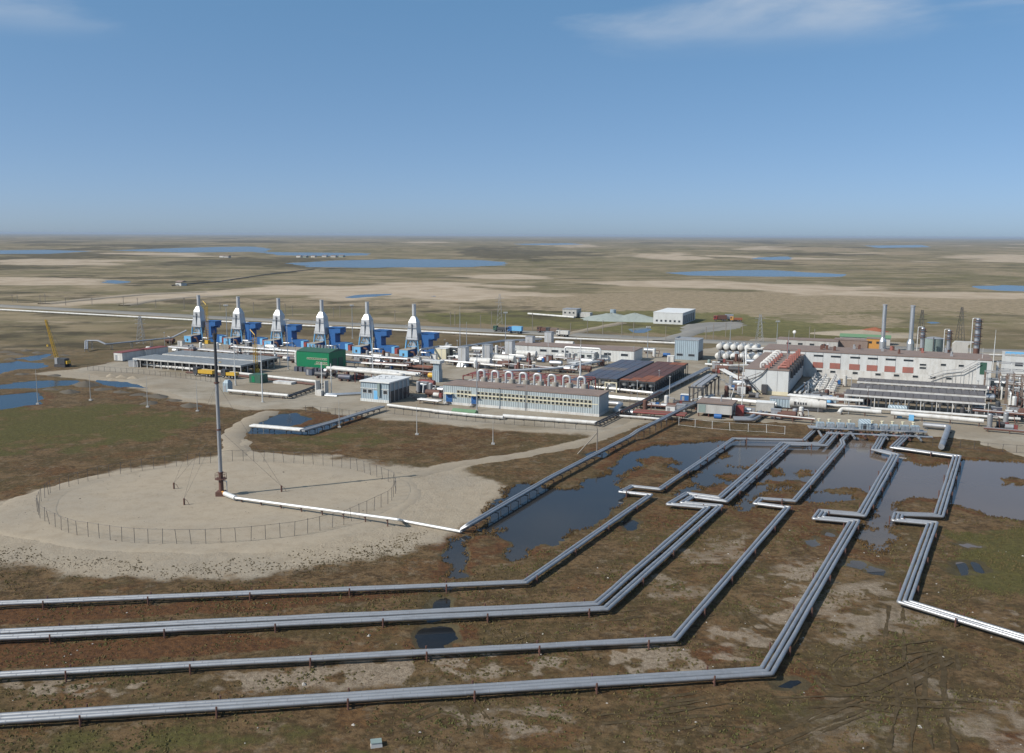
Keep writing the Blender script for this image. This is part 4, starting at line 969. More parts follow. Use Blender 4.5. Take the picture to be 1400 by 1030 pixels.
MB().box(-0.6, 1.2, -1.4, -0.05, 4.5, 4.65).bar((-0.5, -1.3, 0), (-0.5, -1.3, 5.6), .12).bar((1.1, -1.3, 0), (1.1, -1.3, 5.6), .12).bar((1.2, -1.2, 4.6), (5.2, -0.3, 6.2), .22).bar((5.2, -.3, 6.2), (7.2, -.3, H_+.8), .22).bar((1.2, -1.2, 5.6), (5.2, -0.3, 7.2), .1).build('landing', 'dark_steel', hb)
MB().box(5.6, 7.3, -1.6, -0.06, 0.7, 3.4).box(5.9, 7.0, -1.3, -0.1, 0, 0.7).build('intake_hood', 'dark_steel', hb)
mb_ = site('main_building', 'long white and grey panelled building with red wall panels behind the brown coolers', 'building', 1353, 531, du=-74.5)
L, D, H_ = 74.5, 17.0, 9.2
MB().box(0, L, 0, D, 0, H_).build('wall', 'pale_panel', mb_)
MB().box(-0.2, L+0.2, -0.2, D+0.2, H_, H_+0.3).build('roof', 'brown_roof', mb_)
MB().box(-0.05, L+0.05, -0.09, -0.0, 0, 3.4).build('lower_wall', 'white', mb_)
MB().box(L-24, L-0.05, -0.07, 0, 3.41, H_-0.05).build('end_wall', 'white', mb_)
MB().box(L-4.2, L+0.07, -0.12, -0.071, 1.2, H_-.1).build('stair_tower', 'pale_panel', mb_)
MB().box(L-3.4, L-1.4, -0.18, -0.12, 4.5, 8.6).build('gable_window', 'dark_green', mb_)
rng_ = random.Random(3)
for i in range(6):
    x = 17.5+i*5.8+(0.0 if i < 2 else 0.7)
    MB().box(x, x+3.5, -0.12, 0, 3.6, 5.6).build('red_panel', 'red_panel', mb_)
    MB().box(x+0.2, x+3.5, -0.05, 0.0, 7.6, 8.25).build('window', 'glass', mb_)
for i in range(12): MB().box(6.0*i+2.8, 6.0*i+2.92, -0.05, 0, 3.41, H_).build('panel_joint', 'grey_steel', mb_)
windows(mb_, [6, 19, 23.5, 31, 38.5, 44.5, 50.5, 56, 61], 2.0, 1.9, 0.95, -0.1, 'white')
windows(mb_, [52.5], 5.2, 2.2, 0.8, -0.08, 'white'); windows(mb_, [52.5], 6.3, 2.2, 0.8, -0.08, 'white'); windows(mb_, [59, 64.5], 6.6, 1.8, 0.9, -0.08, 'white')
for x in (5.0, 11.0): MB().box(x, x+1.7, -0.05, 0, 4.8, 7.8).build('tall_window', 'dark_green', mb_)
MB().box(7.2, 10.4, -0.14, 0, 4.3, 4.9).build('red_duct', 'red_panel', mb_); MB().cyl((8.7, -0.5, 4.3), (8.7, -0.5, 13.2), 0.22, n=8).build('red_stack', 'red_frame', mb_)
fs = MB(); fs.bar((55.5, -1.2, 2.2), (60, -1.2, 4.2), .22).bar((60, -1.2, 4.2), (65.5, -1.2, 5.2), .22).bar((65.5, -1.2, 5.2), (70.8, -1.2, 8.8), .22).bar((55.5, -1.2, 3.2), (60, -1.2, 5.2), .12).bar((60, -1.2, 5.2), (65.5, -1.2, 6.2), .12).bar((65.5, -1.2, 6.2), (70.8, -1.2, 9.8), .12)
for x, z in ((57, 2.8), (60, 4.2), (63, 4.7), (65.5, 5.2), (68, 6.9)): fs.bar((x, -1.2, 0), (x, -1.2, z), 0.12)
fs.build('fire_stair', 'grey_steel', mb_)
for i in range(14):
    x = 4+rng_.random()*66; y = 4+rng_.random()*11
    o = MB().box(x, x+0.9, y, y+0.9, H_+.3, H_+.9+rng_.random()).cyl((x+.45, y+.45, H_+.9), (x+.45, y+.45, H_+1.9), 0.35, n=8).build('roof_vent', rng_.choice(['red_panel', 'grey_steel', 'pale_panel', 'rust']), mb_)
# --- two silver chimneys (one doubled) behind the main building
for px, py, lab, dbl in ((1206, 481, 'tall silver chimney on a stepped base, left of the pair', 0), (1244, 484, 'tall double silver chimney on a stepped base, right of the pair', 1)):
    ch = site('chimney', lab, 'chimney', px, py, rot=0, group=None)
    for k in range(dbl+1):
        o = MB().cyl((k*1.0, k*2.6, 6), (k*1.0, k*2.6, 20.6), 0.85, n=16).build('shaft', 'galvanised', ch, True); MB().cyl((k*1.0, k*2.6, 20.2), (k*1.0, k*2.6, 20.8), 0.98, n=16).build('rim', 'grey_steel', o)
        MB().cyl((k*1.0, k*2.6, 4.6), (k*1.0, k*2.6, 6.2), 1.5, 0.86, n=16).cyl((k*1.0, k*2.6, 0), (k*1.0, k*2.6, 4.6), 1.5, n=16).build('base', 'galvanised', ch, True)
# --- tall grey building, horizontal tanks
tg = site('tower_block', 'tall blue grey metal sided block beside the horizontal tanks', 'building', 922, 492)
slab_building(tg, 9.6, 9.5, 8.2, 'blue_siding', 'grey_steel'); windows(tg, [0.8, 5.6], 1.7, 2.6, 1.0, -0.01, 'grey_steel')
MB().box(9.6, 9.9, 0.8, 8.5, 0.3, 3.4).build('gate', 'dark_steel', tg); MB().box(0, 9.6, 0, 0.05, 8.5, 9.0).box(0, 0.05, 0, 9.5, 8.5, 9.0).build('roof_railing', 'galvanised', tg)
tank0 = None
for r_ in range(2):
    for i in range(6):
        px = (1002 if r_ == 0 else 1010)
        lab = 'white horizontal tank, %s from the left in the %s row of tanks' % (ORD[i], 'front' if r_ == 0 else 'rear')
        base = P3(977, 490, 1.0) if r_ == 0 else P3(979, 477, 1.0)
        base.z = 0; loc = base+UX*(i*3.05)
        if tank0 is None:
            tank0 = thing('storage_tank', lab, 'tank', loc, ROT, 'horizontal tanks in two rows')
            MB().cyl((1.4, 0, 2.0), (1.4, 8.5, 2.0), 1.38, n=16, caps=False).dome((1.4, 0, 2.0), 1.38, 0.6, 16, 3, (0, -1, 0)).dome((1.4, 8.5, 2.0), 1.38, 0.6, 16, 3, (0, 1, 0)).build('shell', 'white', tank0, True)
            for y in (1.5, 7.0): MB().box(0.4, 2.4, y-0.2, y+0.2, 0, 1.0).build('saddle', 'grey_steel', tank0)
            MB().cyl((1.4, 4, 3.3), (1.4, 4, 3.8), 0.4, n=8).build('manhole', 'grey_steel', tank0)
        else:
            c = copy_tree(tank0); c.location = loc; c['label'] = lab
# --- green hall
gh = site('green_hall', 'bright green metal hall with small yellow framed windows in front of the turbines', 'building', 406, 507)
MB().box(0, 14.2, 0, 11, 1.0, 7.4).build('wall', 'green', gh)
MB().xprism([(-0.2, 7.4), (11.2, 7.4), (5.5, 8.3)], -0.2, 14.4).build('roof', 'dark_green', gh)
MB().box(0.2, 14, 0.3, 10.8, 0, 1.0).build('plinth', 'grey_steel', gh)
windows(gh, [4.6+i*1.0 for i in range(9)], 4.6, 0.75, 0.65, -0.01, 'cream'); windows(gh, [8.6+i*1.0 for i in range(5)], 3.2, 0.75, 0.65, -0.01, 'cream')
MB().box(7.8, 13.8, -0.08, 0, 2.9, 3.0).build('window_sill', 'cream', gh); MB().box(14.2, 14.3, 2, 5, 1.2, 5).box(14.2, 14.3, 6, 9, 1.2, 5).build('gate', 'dark_green', gh)
MB().tube(fillet([(-1.6, 2, 2), (-1.6, 2, 6.8), (-0.1, 2, 6.8)], 1.0), 0.6, 10).build('side_duct', 'white', gh, True)
for i in range(9): MB().cyl((2+i*1.4, 5.6, 8.2), (2+i*1.4, 5.6, 9.3), 0.36, n=8).build('roof_vent', 'galvanised', gh, True)
for i in range(6): MB().box(0.6+i*2.1, 2.0+i*2.1, -2.6, -0.8, 0, 1.9).build('fan_cooler', 'cooler_blue', gh)
# --- grey hall with white roof, front left of the windowed hall
wr = site('metering_hall', 'grey metal sided hall with white flat roof and open dark side', 'building', 493, 549)
MB().box(0, 9.8, 0.2, 12.5, 0, 6.1).build('wall', 'blue_siding', wr)
MB().box(-0.2, 10.2, -0.2, 13, 6.1, 6.45).build('roof', 'white_roof', wr)
MB().box(-0.06, 9.85, 0.06, 0.2, 0, 1.0).box(-0.06, 9.85, 0.06, 0.2, 4.1, 4.3).build('wall_band', 'white_siding', wr)
windows(wr, [0.7, 2.5, 7.8], 2.7, 1.5, 1.2, 0.19, 'white'); MB().box(4.6, 5.9, 0.1, 0.2, 0.6, 3.6).build('door', 'light_blue', wr)
MB().box(6.1, 6.9, -0.3, 0.2, 2.0, 5.9).build('service_box', 'tank_green', wr)
for i in range(5): MB().box(9.8, 10.0, 0.6+i*2.5, 0.9+i*2.5, 0, 6.0).build('column', 'galvanised', wr)
MB().box(9.8, 9.88, 0.4, 12.3, 0.2, 3.6).build('open_bay', 'dark_steel', wr)
for i in range(4): MB().tube(fillet([(2+i*1.6, 4+i, 6.4), (2+i*1.6, 4+i, 7.2), (3+i*1.6, 4+i, 7.2)], .2), .14, 6).build('roof_vent', 'galvanised', wr)
stairs(wr, 10.2, 9.0, 1.2, 2.2, 4.2, 'rust', 1, 0)
# --- two white containers with red roofs, dark shed
for px, py, lab in ((156, 494.5, 'white shed with dark red roof, left of the pair beside the grey coolers'), (188, 490, 'white shed with dark red roof, right of the pair beside the grey coolers')):
    k = site('shed', lab, 'shed', px, py, group='white sheds with red roofs'); MB().box(0, 4.4, 0, 12.5, 0.5, 3.6).build('wall', 'white', k); MB().xprism([(-0.2, 3.6), (12.7, 3.6), (12.7, 3.75), (-0.2, 3.75)], -0.15, 4.6).build('roof', 'red_frame', k)
    MB().box(0.3, 4.1, 0.3, 12.2, 0, 0.5).build('skid', 'dark_steel', k); MB().box(0.8, 1.8, -0.06, 0, 0.7, 2.7).build('door', 'grey_steel', k)
k = site('skip_container', 'small dark grey metal container beside the left white shed', 'container', 176, 502); MB().frustum((0, 4.6, 0, 3, 0), (-0.1, 4.7, -0.1, 3.1, 2.4)).build('body', 'grey_steel', k); MB().box(-.2, 4.8, -.2, 3.2, 2.4, 2.52).build('lid', 'cooler_grey', k)
# --- long white service building at the back
wl_ = site('service_building', 'long low white building with brown roof behind the exhaust stacks', 'building', 700, 487)
slab_building(wl_, 52.5, 12.5, 4.7, 'white_siding', 'brown_roof', None); windows(wl_, [12.5, 17.5, 22, 40, 47], 2.6, 3.0, 1.0, -0.01, 'grey_steel')
MB().box(30, 37, -3.5, 0, 0, 3.6).build('annex', 'white_siding', wl_); MB().box(29.8, 37.2, -3.7, 0, 3.6, 3.8).build('annex_roof', 'white_roof', wl_); windows(wl_, [31, 34], 1.4, 2.0, 1.4, -3.51, 'tank_green')
MB().tube(fillet([(24.5, -3, 0), (24.5, -3, 5.4), (39.5, -3, 5.4), (39.5, -3, 0)], 0.9), 0.4, 10).build('overhead_pipe', 'insulation_pale', wl_, True)
# --- five grey exhaust stacks with drums
ex0 = None
for i, (px, py) in enumerate(((627, 502), (660, 498), (691, 491.5), (719, 484.5), (745, 477.5))):
    lab = 'square grey exhaust stack with white drum, %s of five from the left' % ORD[i]
    if ex0 is None:
        ex0 = site('exhaust_stack', lab, 'exhaust stack', px, py, group='square grey exhaust stacks')
        MB().frustum((-0.7, 3.5, -0.7, 3.5, 0), (-0.1, 2.9, -0.1, 2.9, 1.8)).build('base', 'galvanised', ex0)
        o = MB().box(-.2, 3.0, -.2, 3.0, 1.8, 7.5).build('shaft', 'stack_silver', ex0); MB().box(1.25, 1.55, -0.26, -.2, 1.8, 7.5).build('seam', 'concrete', o)
        MB().box(-0.3, 3.1, -0.3, 3.1, 7.5, 7.7).build('rim', 'grey_steel', ex0)
        MB().cyl((4.6, 1.2, 2.6), (13.0, 1.2, 2.6), 1.35, n=14).build('drum', 'white', ex0, True); MB().box(5.5, 12.2, 0.2, 2.2, 0, 1.5).build('skid', 'grey_steel', ex0)
        MB().tube(fillet([(1.4, -1.5, 0), (1.4, -1.5, 2.2), (9, -1.5, 2.2), (9, -1.5, 0)], 0.5), 0.3, 8).build('pipe', 'insulation_pale', ex0, True)
    else:
        c = copy_tree(ex0); c.location = P3(px, py); c['label'] = lab
k = site('cabin', 'small plain white box cabin left of the first grey exhaust stack', 'cabin', 594, 492); MB().box(0, 5.2, 0, 7.5, 0.3, 4.6).build('wall', 'cream', k); MB().box(-.1, 5.3, -.1, 7.6, 4.6, 4.75).build('roof', 'white_roof', k); MB().box(5.2, 5.26, 1, 2, 0.5, 2.6).box(5.2, 5.26, 3.5, 5, 2, 3).build('window', 'glass', k)
k = site('filter_tower', 'narrow pale blue grey stacked filter box at the left end of the shelter', 'filter', 591, 523); MB().box(0, 2.6, 0, 2.6, 0, 4.2).build('lower_box', 'blue_siding', k); MB().box(0.3, 2.4, 0.2, 2.4, 4.2, 6.6).build('upper_box', 'blue_siding', k); MB().box(-.6, 3.2, -.4, 3, 6.6, 7.5).build('cap', 'white_siding', k)
# ------------------------------------------------------------------ road, tracks and hard standing
ROADPX = [(-260,403),(-100,412),(0,418.5),(280,434),(560,447.5),(700,454),(850,461.5),(960,467),(1060,471),(1200,476),(1330,480),(1500,484)]
rd = W(ROADPX)
def strip(name, pts, w, z, mat, wob=0.0, step=6.0):
    pts = [Vector((p[0], p[1], 0)) for p in pts]; al = along(pts, step); al.append((pts[-1], al[-1][1]))
    V = []; F = []
    for i, (p, d) in enumerate(al):
        n = Vector((-d.y, d.x, 0)); a = w/2+wob*math.sin(i*1.7)+wob*.5*math.sin(i*.61)
        for k, (e, zz) in enumerate(((a+0.9, -0.25), (a, z), (0, z+0.05), (-a, z), (-a-0.9, -0.25))): V.append(tuple(p+n*e+Vector((0, 0, zz))))
        if i:
            b_ = (i-1)*5
            for k in range(4): F.append((b_+k+1, b_+k, b_+5+k, b_+6+k))
    me = bpy.data.meshes.new(name); me.from_pydata(V, [], F); me.update()
    return tag(link(name, me, mat, smooth=True), kind='structure')
strip('road', rd, 13.0, 0.35, 'road_gravel', 0.3, 9)
strip('access_road', W([(905,467),(935,459),(955,452),(985,446)]), 9, 0.42, 'road_gravel', 0.4)
patch('hard_standing', W([(935,445),(965,441),(1010,440),(1022,445),(1000,451),(960,455),(930,460)]), 2.5, 0.3, 'road_gravel', 2.5, 0.1, 23)
strip('path', W([(328,626),(322,610),(318,597),(324,588),(338,578),(352,571),(372,563)]), 5.0, 0.20, 'track_dirt', 0.35, 2)
strip('track', W([(560,652),(600,642),(640,633),(720,622),(780,610),(815,600),(850,586),(885,574)]), 4.0, 0.12, 'track_dirt', 0.4, 2)
strip('track', W([(60,416),(130,409),(200,403),(280,399.5)]), 10, 0.5, 'track_dirt', 1.2, 10)
strip('track', W([(170,418),(215,411),(260,407),(300,405)]), 8, 0.5, 'track_dirt', 1.2, 10)
strip('track', W([(760,462),(800,452),(830,446),(850,442)]), 5, 0.4, 'track_dirt', .5, 6)

# ------------------------------------------------------------------ pipe runs
def run(label, px, z, offs=(0,), rad=0.4, mat='white', step=7.0, legmat='rust', name='pipe_run', legs=True, elbow=0.7, cat='pipe', zs=None):
    pts = [P3(a[0], a[1], (a[2] if len(a) > 2 else z)) for a in px]
    o0 = Vector((pts[0].x, pts[0].y, 0)); root = thing(name, label, cat, o0)
    for i, d in enumerate(offs):
        mt = mat[i % len(mat)] if isinstance(mat, tuple) else mat; rr = rad[i % len(rad)] if isinstance(rad, tuple) else rad
        MB().tube([p-o0 for p in fillet(offset(pts, d), elbow, 4)], rr, 10).build('pipe', mt, root, True)
    r_ = max(rad) if isinstance(rad, tuple) else rad
    if legs:
        for p, h in along(pts, step, 1.0):
            n = Vector((h.y, -h.x, 0)); n.normalize() if n.length > 0 else None; q = p-o0; zt = max(0.2, q.z-r_-0.1); a = min(offs)-r_; b_ = max(offs)+r_; s_ = MB()
            for e in (a, b_): s_.bar((q.x+n.x*e, q.y+n.y*e, 0), (q.x+n.x*e, q.y+n.y*e, zt), 0.14)
            s_.bar((q.x+n.x*(a-.2), q.y+n.y*(a-.2), zt), (q.x+n.x*(b_+.2), q.y+n.y*(b_+.2), zt), 0.16)
            s_.build('leg', legmat, root)
    return root
run('silver pipes on a rack along the front of the blue turbines', [(318,474),(420,481.5),(500,487),(572,492)], 3.0, (-0.9, 0, .9), (.36, .3, .36), 'insulation', 9, 'grey_steel')
run('low silver pipe looping up at the left end of the turbine row', [(118,478,1),(118,466,4),(134,466,4),(145,471,2.5),(235,462,3),(255,452,6)], 3, (-.4, .4), .32, 'insulation', 9, 'grey_steel')
run('long white pipe in front of the left grey coolers', [(192,498),(250,503.5),(330,511),(432,522)], 1.1, (0,), .5, 'white', 6, 'rust')
run('rusty pipes lying under the long white pipe', [(255,509),(330,514),(432,526)], 0.5, (-.5, .4), .25, 'rust', 9, 'rust')
run('short white pipe on brown legs left of the track', [(312,534),(352,537.5),(394,541)], 1.3, (0,), .45, 'white', 5, 'rust')
run('dark low trestle joining the short white pipe to the valve skid', [(394,542),(420,533),(440,525)], 1.0, (-.5, .5), .25, 'dark_steel', 3, 'dark_steel')
run('white banded pipe pair at the edge of the small pond', [(344,582),(380,585),(413,588)], 1.4, (-.75, 0, .75), .33, ('white', 'insulation_pale'), 5, 'dark_steel')
run('grey trestle pipes along the bank of the small pond', [(413,589),(455,577),(490,566),(523,556)], 1.4, (-.6, .1, .6), .26, 'grey_steel', 3, 'dark_steel')
run('white pipe along the yard fence below the metering hall', [(530,554),(570,559),(606,563)], 0.9, (0,), .42, 'white', 5, 'dark_steel')
run('white pipe beside the green cover before the windowed hall', [(592,562),(640,567),(688,571)], 0.9, (0,), .45, 'white', 5, 'dark_steel')
run('white pipe before the right half of the windowed hall', [(688,569),(750,573.5),(816,578.5)], 0.9, (0,), .55, 'white', 5, 'dark_steel')
run('dark trestle at the right corner of the windowed hall', [(816,579),(835,570),(856,560)], 1.2, (-.5, .5), .22, 'dark_steel', 2.5, 'dark_steel')
run('pair of thick white overhead ducts between green hall and metering hall', [(452,510,1),(452,503,4.2),(505,508,4.2),(548,512,4.2),(548,518,1)], 4.2, (-.9, .9), .62, 'white', 7, 'red_frame')
run('white overhead ducts behind the metering hall', [(486,505),(530,508),(572,512)], 3.2, (-1.2, 0, 1.2), .5, ('white', 'insulation_pale'), 7, 'grey_steel')
run('rust red pipe bundle lying behind the white ducts', [(500,496),(545,499),(592,503)], 1.3, (-2, -1, 0, 1, 2), .36, ('rust', 'orange_rust'), 8, 'rust')
run('brown pipes at the foot of the turbines behind the green hall', [(330,482),(380,486),(404,488)], 1.2, (-1, 0, 1), .3, ('rust', 'insulation'), 8, 'rust')
run('brown and silver pipes between the coolers and the turbines', [(230,474),(280,478),(325,482)], 1.6, (-1.5, -.5, .5, 1.5), .33, ('insulation', 'rust', 'white'), 8, 'rust')
run('bundle of silver pipes along the rusty cooler bank', [(893,540),(930,522),(968,503)], 1.4, (-.7, 0, .7), .28, 'insulation', 5, 'grey_steel')
run('white pipe across the front of the two cooler banks', [(792,527),(850,533),(893,537.5)], 1.3, (0,), .42, 'insulation_pale', 6, 'grey_steel')
run('white pipes leaving the right end of the windowed hall', [(829,542),(858,545),(884,547)], 1.2, (-.9, .9), .4, 'insulation_pale', 5, 'grey_steel')
run('thick silver pipe bending down beside the windowed hall', [(828,551),(850,552.5),(840,562),(866,564.5)], 1.0, (0,), .75, 'insulation', 5, 'dark_steel', elbow=1.6)
run('dark trestle running up to the silver pipe bundle', [(850,563),(880,549),(905,536)], 1.8, (-.7, 0, .7), .25, ('dark_steel', 'rust'), 3, 'dark_steel')
run('rust brown pipe rack before the gantry', [(868,562),(900,564.5),(938,567)], 1.8, (-1.8, -.9, 0, .9, 1.8), .3, ('rust', 'red_frame', 'rust'), 4, 'rust')
run('low white pipe below the rust brown rack', [(838,568),(880,571),(912,574)], .8, (0,), .3, 'white', 4, 'rust')
run('white pipe from the gantry towards the white tank trailers', [(994,546),(1030,549.5),(1062,553)], 1.6, (0,), .6, 'insulation_pale', 6, 'rust')
run('long thin white pipe behind the valve manifold', [(1006,563),(1060,568.5),(1114,574)], 1.4, (-.4, .4), (.34, .22), ('white', 'rust'), 5, 'rust')
run('thick silver pipe with a bend behind the brown roofed cabin', [(1003,573),(1027,573.5),(1044,564)], .9, (-.8, .8), (.6, .5), 'insulation', 6, 'dark_steel', elbow=1.5)
run('white pipe rack in front of the pump hall', [(1078,540),(1130,545),(1180,548)], 4.2, (-.9, 0, .9), .3, ('white', 'insulation_pale'), 8, 'galvanised')
run('big white pipe before the brown cooler rows, left length', [(1147,565,0.6),(1151,559,1.7),(1205,563.5,1.7)], 1.7, (0,), .6, 'white', 7, 'rust', elbow=1.2)
run('big white pipe before the brown cooler rows, right length', [(1218,565),(1280,570),(1345,576)], 1.7, (0,), .62, 'white', 7, 'rust')
run('thin white pipe along the legs of the nearest brown cooler row', [(1110,552),(1200,559),(1300,566),(1395,573)], 1.6, (-.4, .4), .3, 'white', 8, 'rust')
run('white pipe turning down to the ground right of the manifold', [(1262,581),(1297,584),(1287,611)], 1.2, (0,), .7, 'insulation', 8, 'dark_steel', elbow=1.0)
run('thin white pipe beside the big silver tower block', [(964,498),(1000,500),(1040,499)], 1.2, (0,), .4, 'insulation_pale', 8, 'grey_steel')
run('white overhead pipe between the tanks and the pump hall', [(1020,499,0.5),(1020,477,5.5),(1062,478,5.5),(1062,486,3)], 5.5, (0,), .4, 'white', 12, 'grey_steel', legs=False)
run('white pipes crossing the yard behind the shelter', [(690,508),(760,504),(800,498),(830,492)], 2.0, (-1.2, -.3, .6), (.36, .3, .38), ('insulation_pale', 'white', 'insulation'), 8, 'rust')
run('silver pipes behind the exhaust stacks', [(600,480),(640,473),(690,466),(740,464)], 2.5, (-.8, .8), .4, 'insulation', 9, 'grey_steel')
run('long white pipeline beside the gravel road', [(-120,416),(0,423.5),(280,438.5),(560,452.5),(700,459.5),(960,471)], .9, (0,), .5, 'white', 14, 'rust')
run('second white pipeline beside the road, right of the tall block', [(1040,476),(1200,481),(1420,487)], .8, (0,), .4, 'white', 14, 'rust')
run('white pipe from the road to the far grey shed', [(722,429),(760,432),(785,434)], .8, (0,), .6, 'white', 12, 'rust')
run('silver overhead pipe loop left of the windowed hall', [(570,490,1),(575,478,5),(600,474,5),(640,476,5)], 5, (0,), .45, 'insulation', 9, 'grey_steel')
run('tall pipe rack at the right edge beside the steel frames', [(1360,522),(1385,524),(1430,528)], 5.0, (-1, 0, 1), .35, ('insulation_pale', 'white'), 6, 'grey_steel')
run('white pipes beside the pump hall in its shadow', [(1080,536),(1095,524),(1110,514)], 1.2, (1.5, 3, 4.5), .35, 'white', 6, 'grey_steel')
for i_, (a_, b_, z_, cnt, mt_) in enumerate((((240, 486), (330, 492), 2.6, 3, ('insulation', 'rust')), ((335, 480), (405, 484), 2.0, 3, ('white', 'insulation')), ((470, 494), (560, 499), 2.2, 4, ('rust', 'insulation_pale')), ((560, 506), (604, 510), 2.4, 3, ('rust', 'white')), ((606, 492), (690, 500), 2.0, 3, ('insulation_pale', 'rust')), ((640, 484), (720, 488), 2.2, 3, ('white', 'insulation')), ((690, 497), (790, 505), 1.6, 4, ('rust', 'insulation_pale', 'white')), ((720, 484), (800, 492), 1.4, 3, ('insulation', 'rust')), ((990, 505), (1018, 520), 1.8, 3, ('insulation_pale', 'white')), ((1100, 550), (1185, 556), 1.2, 3, ('rust', 'white')), ((1330, 560), (1400, 566), 2.6, 3, ('rust', 'insulation_pale')), ((1345, 585), (1400, 590), 1.0, 2, ('insulation', 'rust')), ((870, 552), (930, 556), 1.2, 3, ('rust', 'insulation_pale')), ((575, 545), (604, 548), 1.4, 3, ('insulation', 'white')))):
    run('%s pipe bundle on low legs, %s yard bundle from the left' % (' and '.join({'insulation': 'silver', 'rust': 'rusty', 'white': 'white', 'insulation_pale': 'pale'}[m__] for m__ in mt_), ORD[[0, 1, 2, 3, 5, 6, 7, 8, 10, 11, 12, 13, 9, 4][i_]]), [a_, b_], z_, [j_*.8 for j_ in range(cnt)], .26, mt_, 5, 'rust' if i_ % 2 else 'grey_steel')
# rows of small white valve skids beside the pump hall
sk = None
for i in range(6):
    for j in range(3):
        p = P3(1100, 537)+UX*(j*3.3)+VX*(i*5.0); lab = 'white valve skid beside the pump hall wall, %s from the front in the %s file' % (ORD[i], ('left', 'middle', 'right')[j])
        if sk is None:
            sk = thing('valve_skid', lab, 'valve skid', p, ROT, 'white valve skids beside the pump hall')
            MB().tube(fillet([(0, 0, 0), (0, 0, 1.7), (2.2, 0, 1.7), (2.2, 0, 0)], .4), .28, 8).build('pipe_loop', 'white', sk, True); MB().cyl((1.1, 0, 1.3), (1.1, 0, 2.7), .3, n=8).build('valve', 'insulation_pale', sk, True); MB().box(-.3, 2.5, 1.4, 2.0, 0, 1.1).build('cabinet', 'white', sk); MB().cyl((1.1, -.1, 2.7), (1.1, .1, 2.7), .42, n=8).build('handwheel', 'grey_steel', sk)
        else: c = copy_tree(sk); c.location = p; c['label'] = lab

# ------------------------------------------------------------------ valve manifold where the pipelines enter
mf = site('valve_manifold', 'long valve manifold deck with grey cabinets where the pipelines enter the plant', 'manifold', 1108, 584, 1.8, rot=R(-10))
L = 28.0
MB().box(0, L, -0.5, 0.2, 1.55, 1.8).build('deck_beam', 'galvanised', mf); MB().box(3.0, L, -6.0, -5.4, 1.5, 1.75).build('lower_beam', 'galvanised', mf); MB().box(-.3, L, .2, 3.4, 1.4, 1.55).build('deck', 'grey_steel', mf)
for i in range(15):
    for y in (-0.3, 3.1): MB().box(i*2+.0, i*2+.16, y, y+.16, 0, 1.4).build('leg', 'rust', mf)
for i in range(9):
    x = 1.6+i*2.5+(3.0 if i > 3 else 0)
    if x > L-2: continue
    o = MB().box(x, x+1.9, .6, 2.2, 1.56, 2.9).build('cabinet', 'blue_siding', mf); MB().box(x+.15, x+.85, .54, .6, 1.7, 2.75).box(x+1.05, x+1.75, .54, .6, 1.7, 2.75).build('door', 'galvanised', o); MB().cyl((x+.9, 3.0, 1.56), (x+.9, 3.0, 3.3), .3, n=8).cyl((x+.9, 3.0, 3.3), (x+.9, 3.0, 3.5), .45, n=8).build('valve', 'cream', mf)
k_ = MB().box(12.0, 14.6, -.1, 2.4, 1.56, 3.2).xprism([(-.2, 3.2), (2.5, 3.2), (1.15, 4.2)], 11.9, 14.7).build('kiosk', 'blue_siding', mf); MB().box(12.8, 13.6, -.14, -.1, 1.7, 3.0).build('kiosk_door', 'dark_steel', k_)
rl = MB()
for x in range(0, 29, 2): rl.bar((x, -.4, 1.8), (x, -.4, 2.8), .05)
rl.bar((0, -.4, 2.8), (L, -.4, 2.8), .05); rl.build('railing', 'galvanised', mf)
for i in range(10): MB().tube([(2+i*2.6, -6, .7), (2.0+i*2.6, .3, .9)], .28, 8).build('stub_pipe', 'rust' if i % 3 else 'insulation', mf, True)
for q, lab in (((1226, 573), 'pale blue valve cabinet behind the manifold, left one'), ((1242, 577), 'pale blue valve cabinet behind the manifold, right one')):
    k = site('valve_cabinet', lab, 'cabinet', *q); MB().box(0, 1.3, 0, 1.0, .4, 1.9).build('box', 'light_blue', k); MB().box(.1, 1.2, .1, .9, 0, .4).build('stand', 'white', k)
# cabin with brown roof, gantry, trailers
k = site('cabin', 'grey cabin with flat brown roof raised on legs beside the dark gantry', 'cabin', 953, 570); MB().box(0, 9.5, 0, 7.2, 1.2, 4.0).build('wall', 'concrete', k); MB().box(-.3, 9.8, -.3, 7.5, 4.0, 4.3).build('roof', 'brown_roof', k); MB().box(.3, 2.3, -.06, 0, 1.4, 3.6).build('door', 'tank_green', k)
for x in (0.2, 3, 6, 9): MB().box(x, x+.3, .1, .4, 0, 1.2).build('leg', 'rust', k)
stairs(k, 9.6, 1.0, 1.1, 1.2, 2.4, 'rust', 1, 0); MB().cyl((6, 3, 4.3), (6, 3, 6.2), .18, n=6).build('flue', 'grey_steel', k); MB().box(10, 12.2, 3, 5.2, .4, 3.4).build('pump', 'red', k); MB().cyl((5, -1.2, .8), (7, -1.2, .8), .7, n=10).build('barrel', 'blue', k, True)
k = site('white_tank', 'long white tank lying behind the brown roofed cabin', 'tank', 954, 557); MB().cyl((0, 1, 2.2), (9.6, 1, 2.2), 1.1, n=14).build('shell', 'white', k, True); MB().box(1, 8.5, .3, 1.7, 0, 1.2).build('saddle', 'dark_steel', k)
ga = site('gantry', 'dark steel gantry with stairs in front of the pump hall', 'gantry', 942, 557)
for i, y in enumerate((0, 6, 12, 18, 24)):
    f = MB()
    for x in (0, 4): f.box(x-.18, x+.18, y-.18, y+.18, 0, 6)
    f.box(-.4, 4.4, y-.2, y+.2, 5.8, 6.2); f.bar((0, y, 3), (4, y, 5.8), .15); f.build('portal', 'dark_steel', ga)
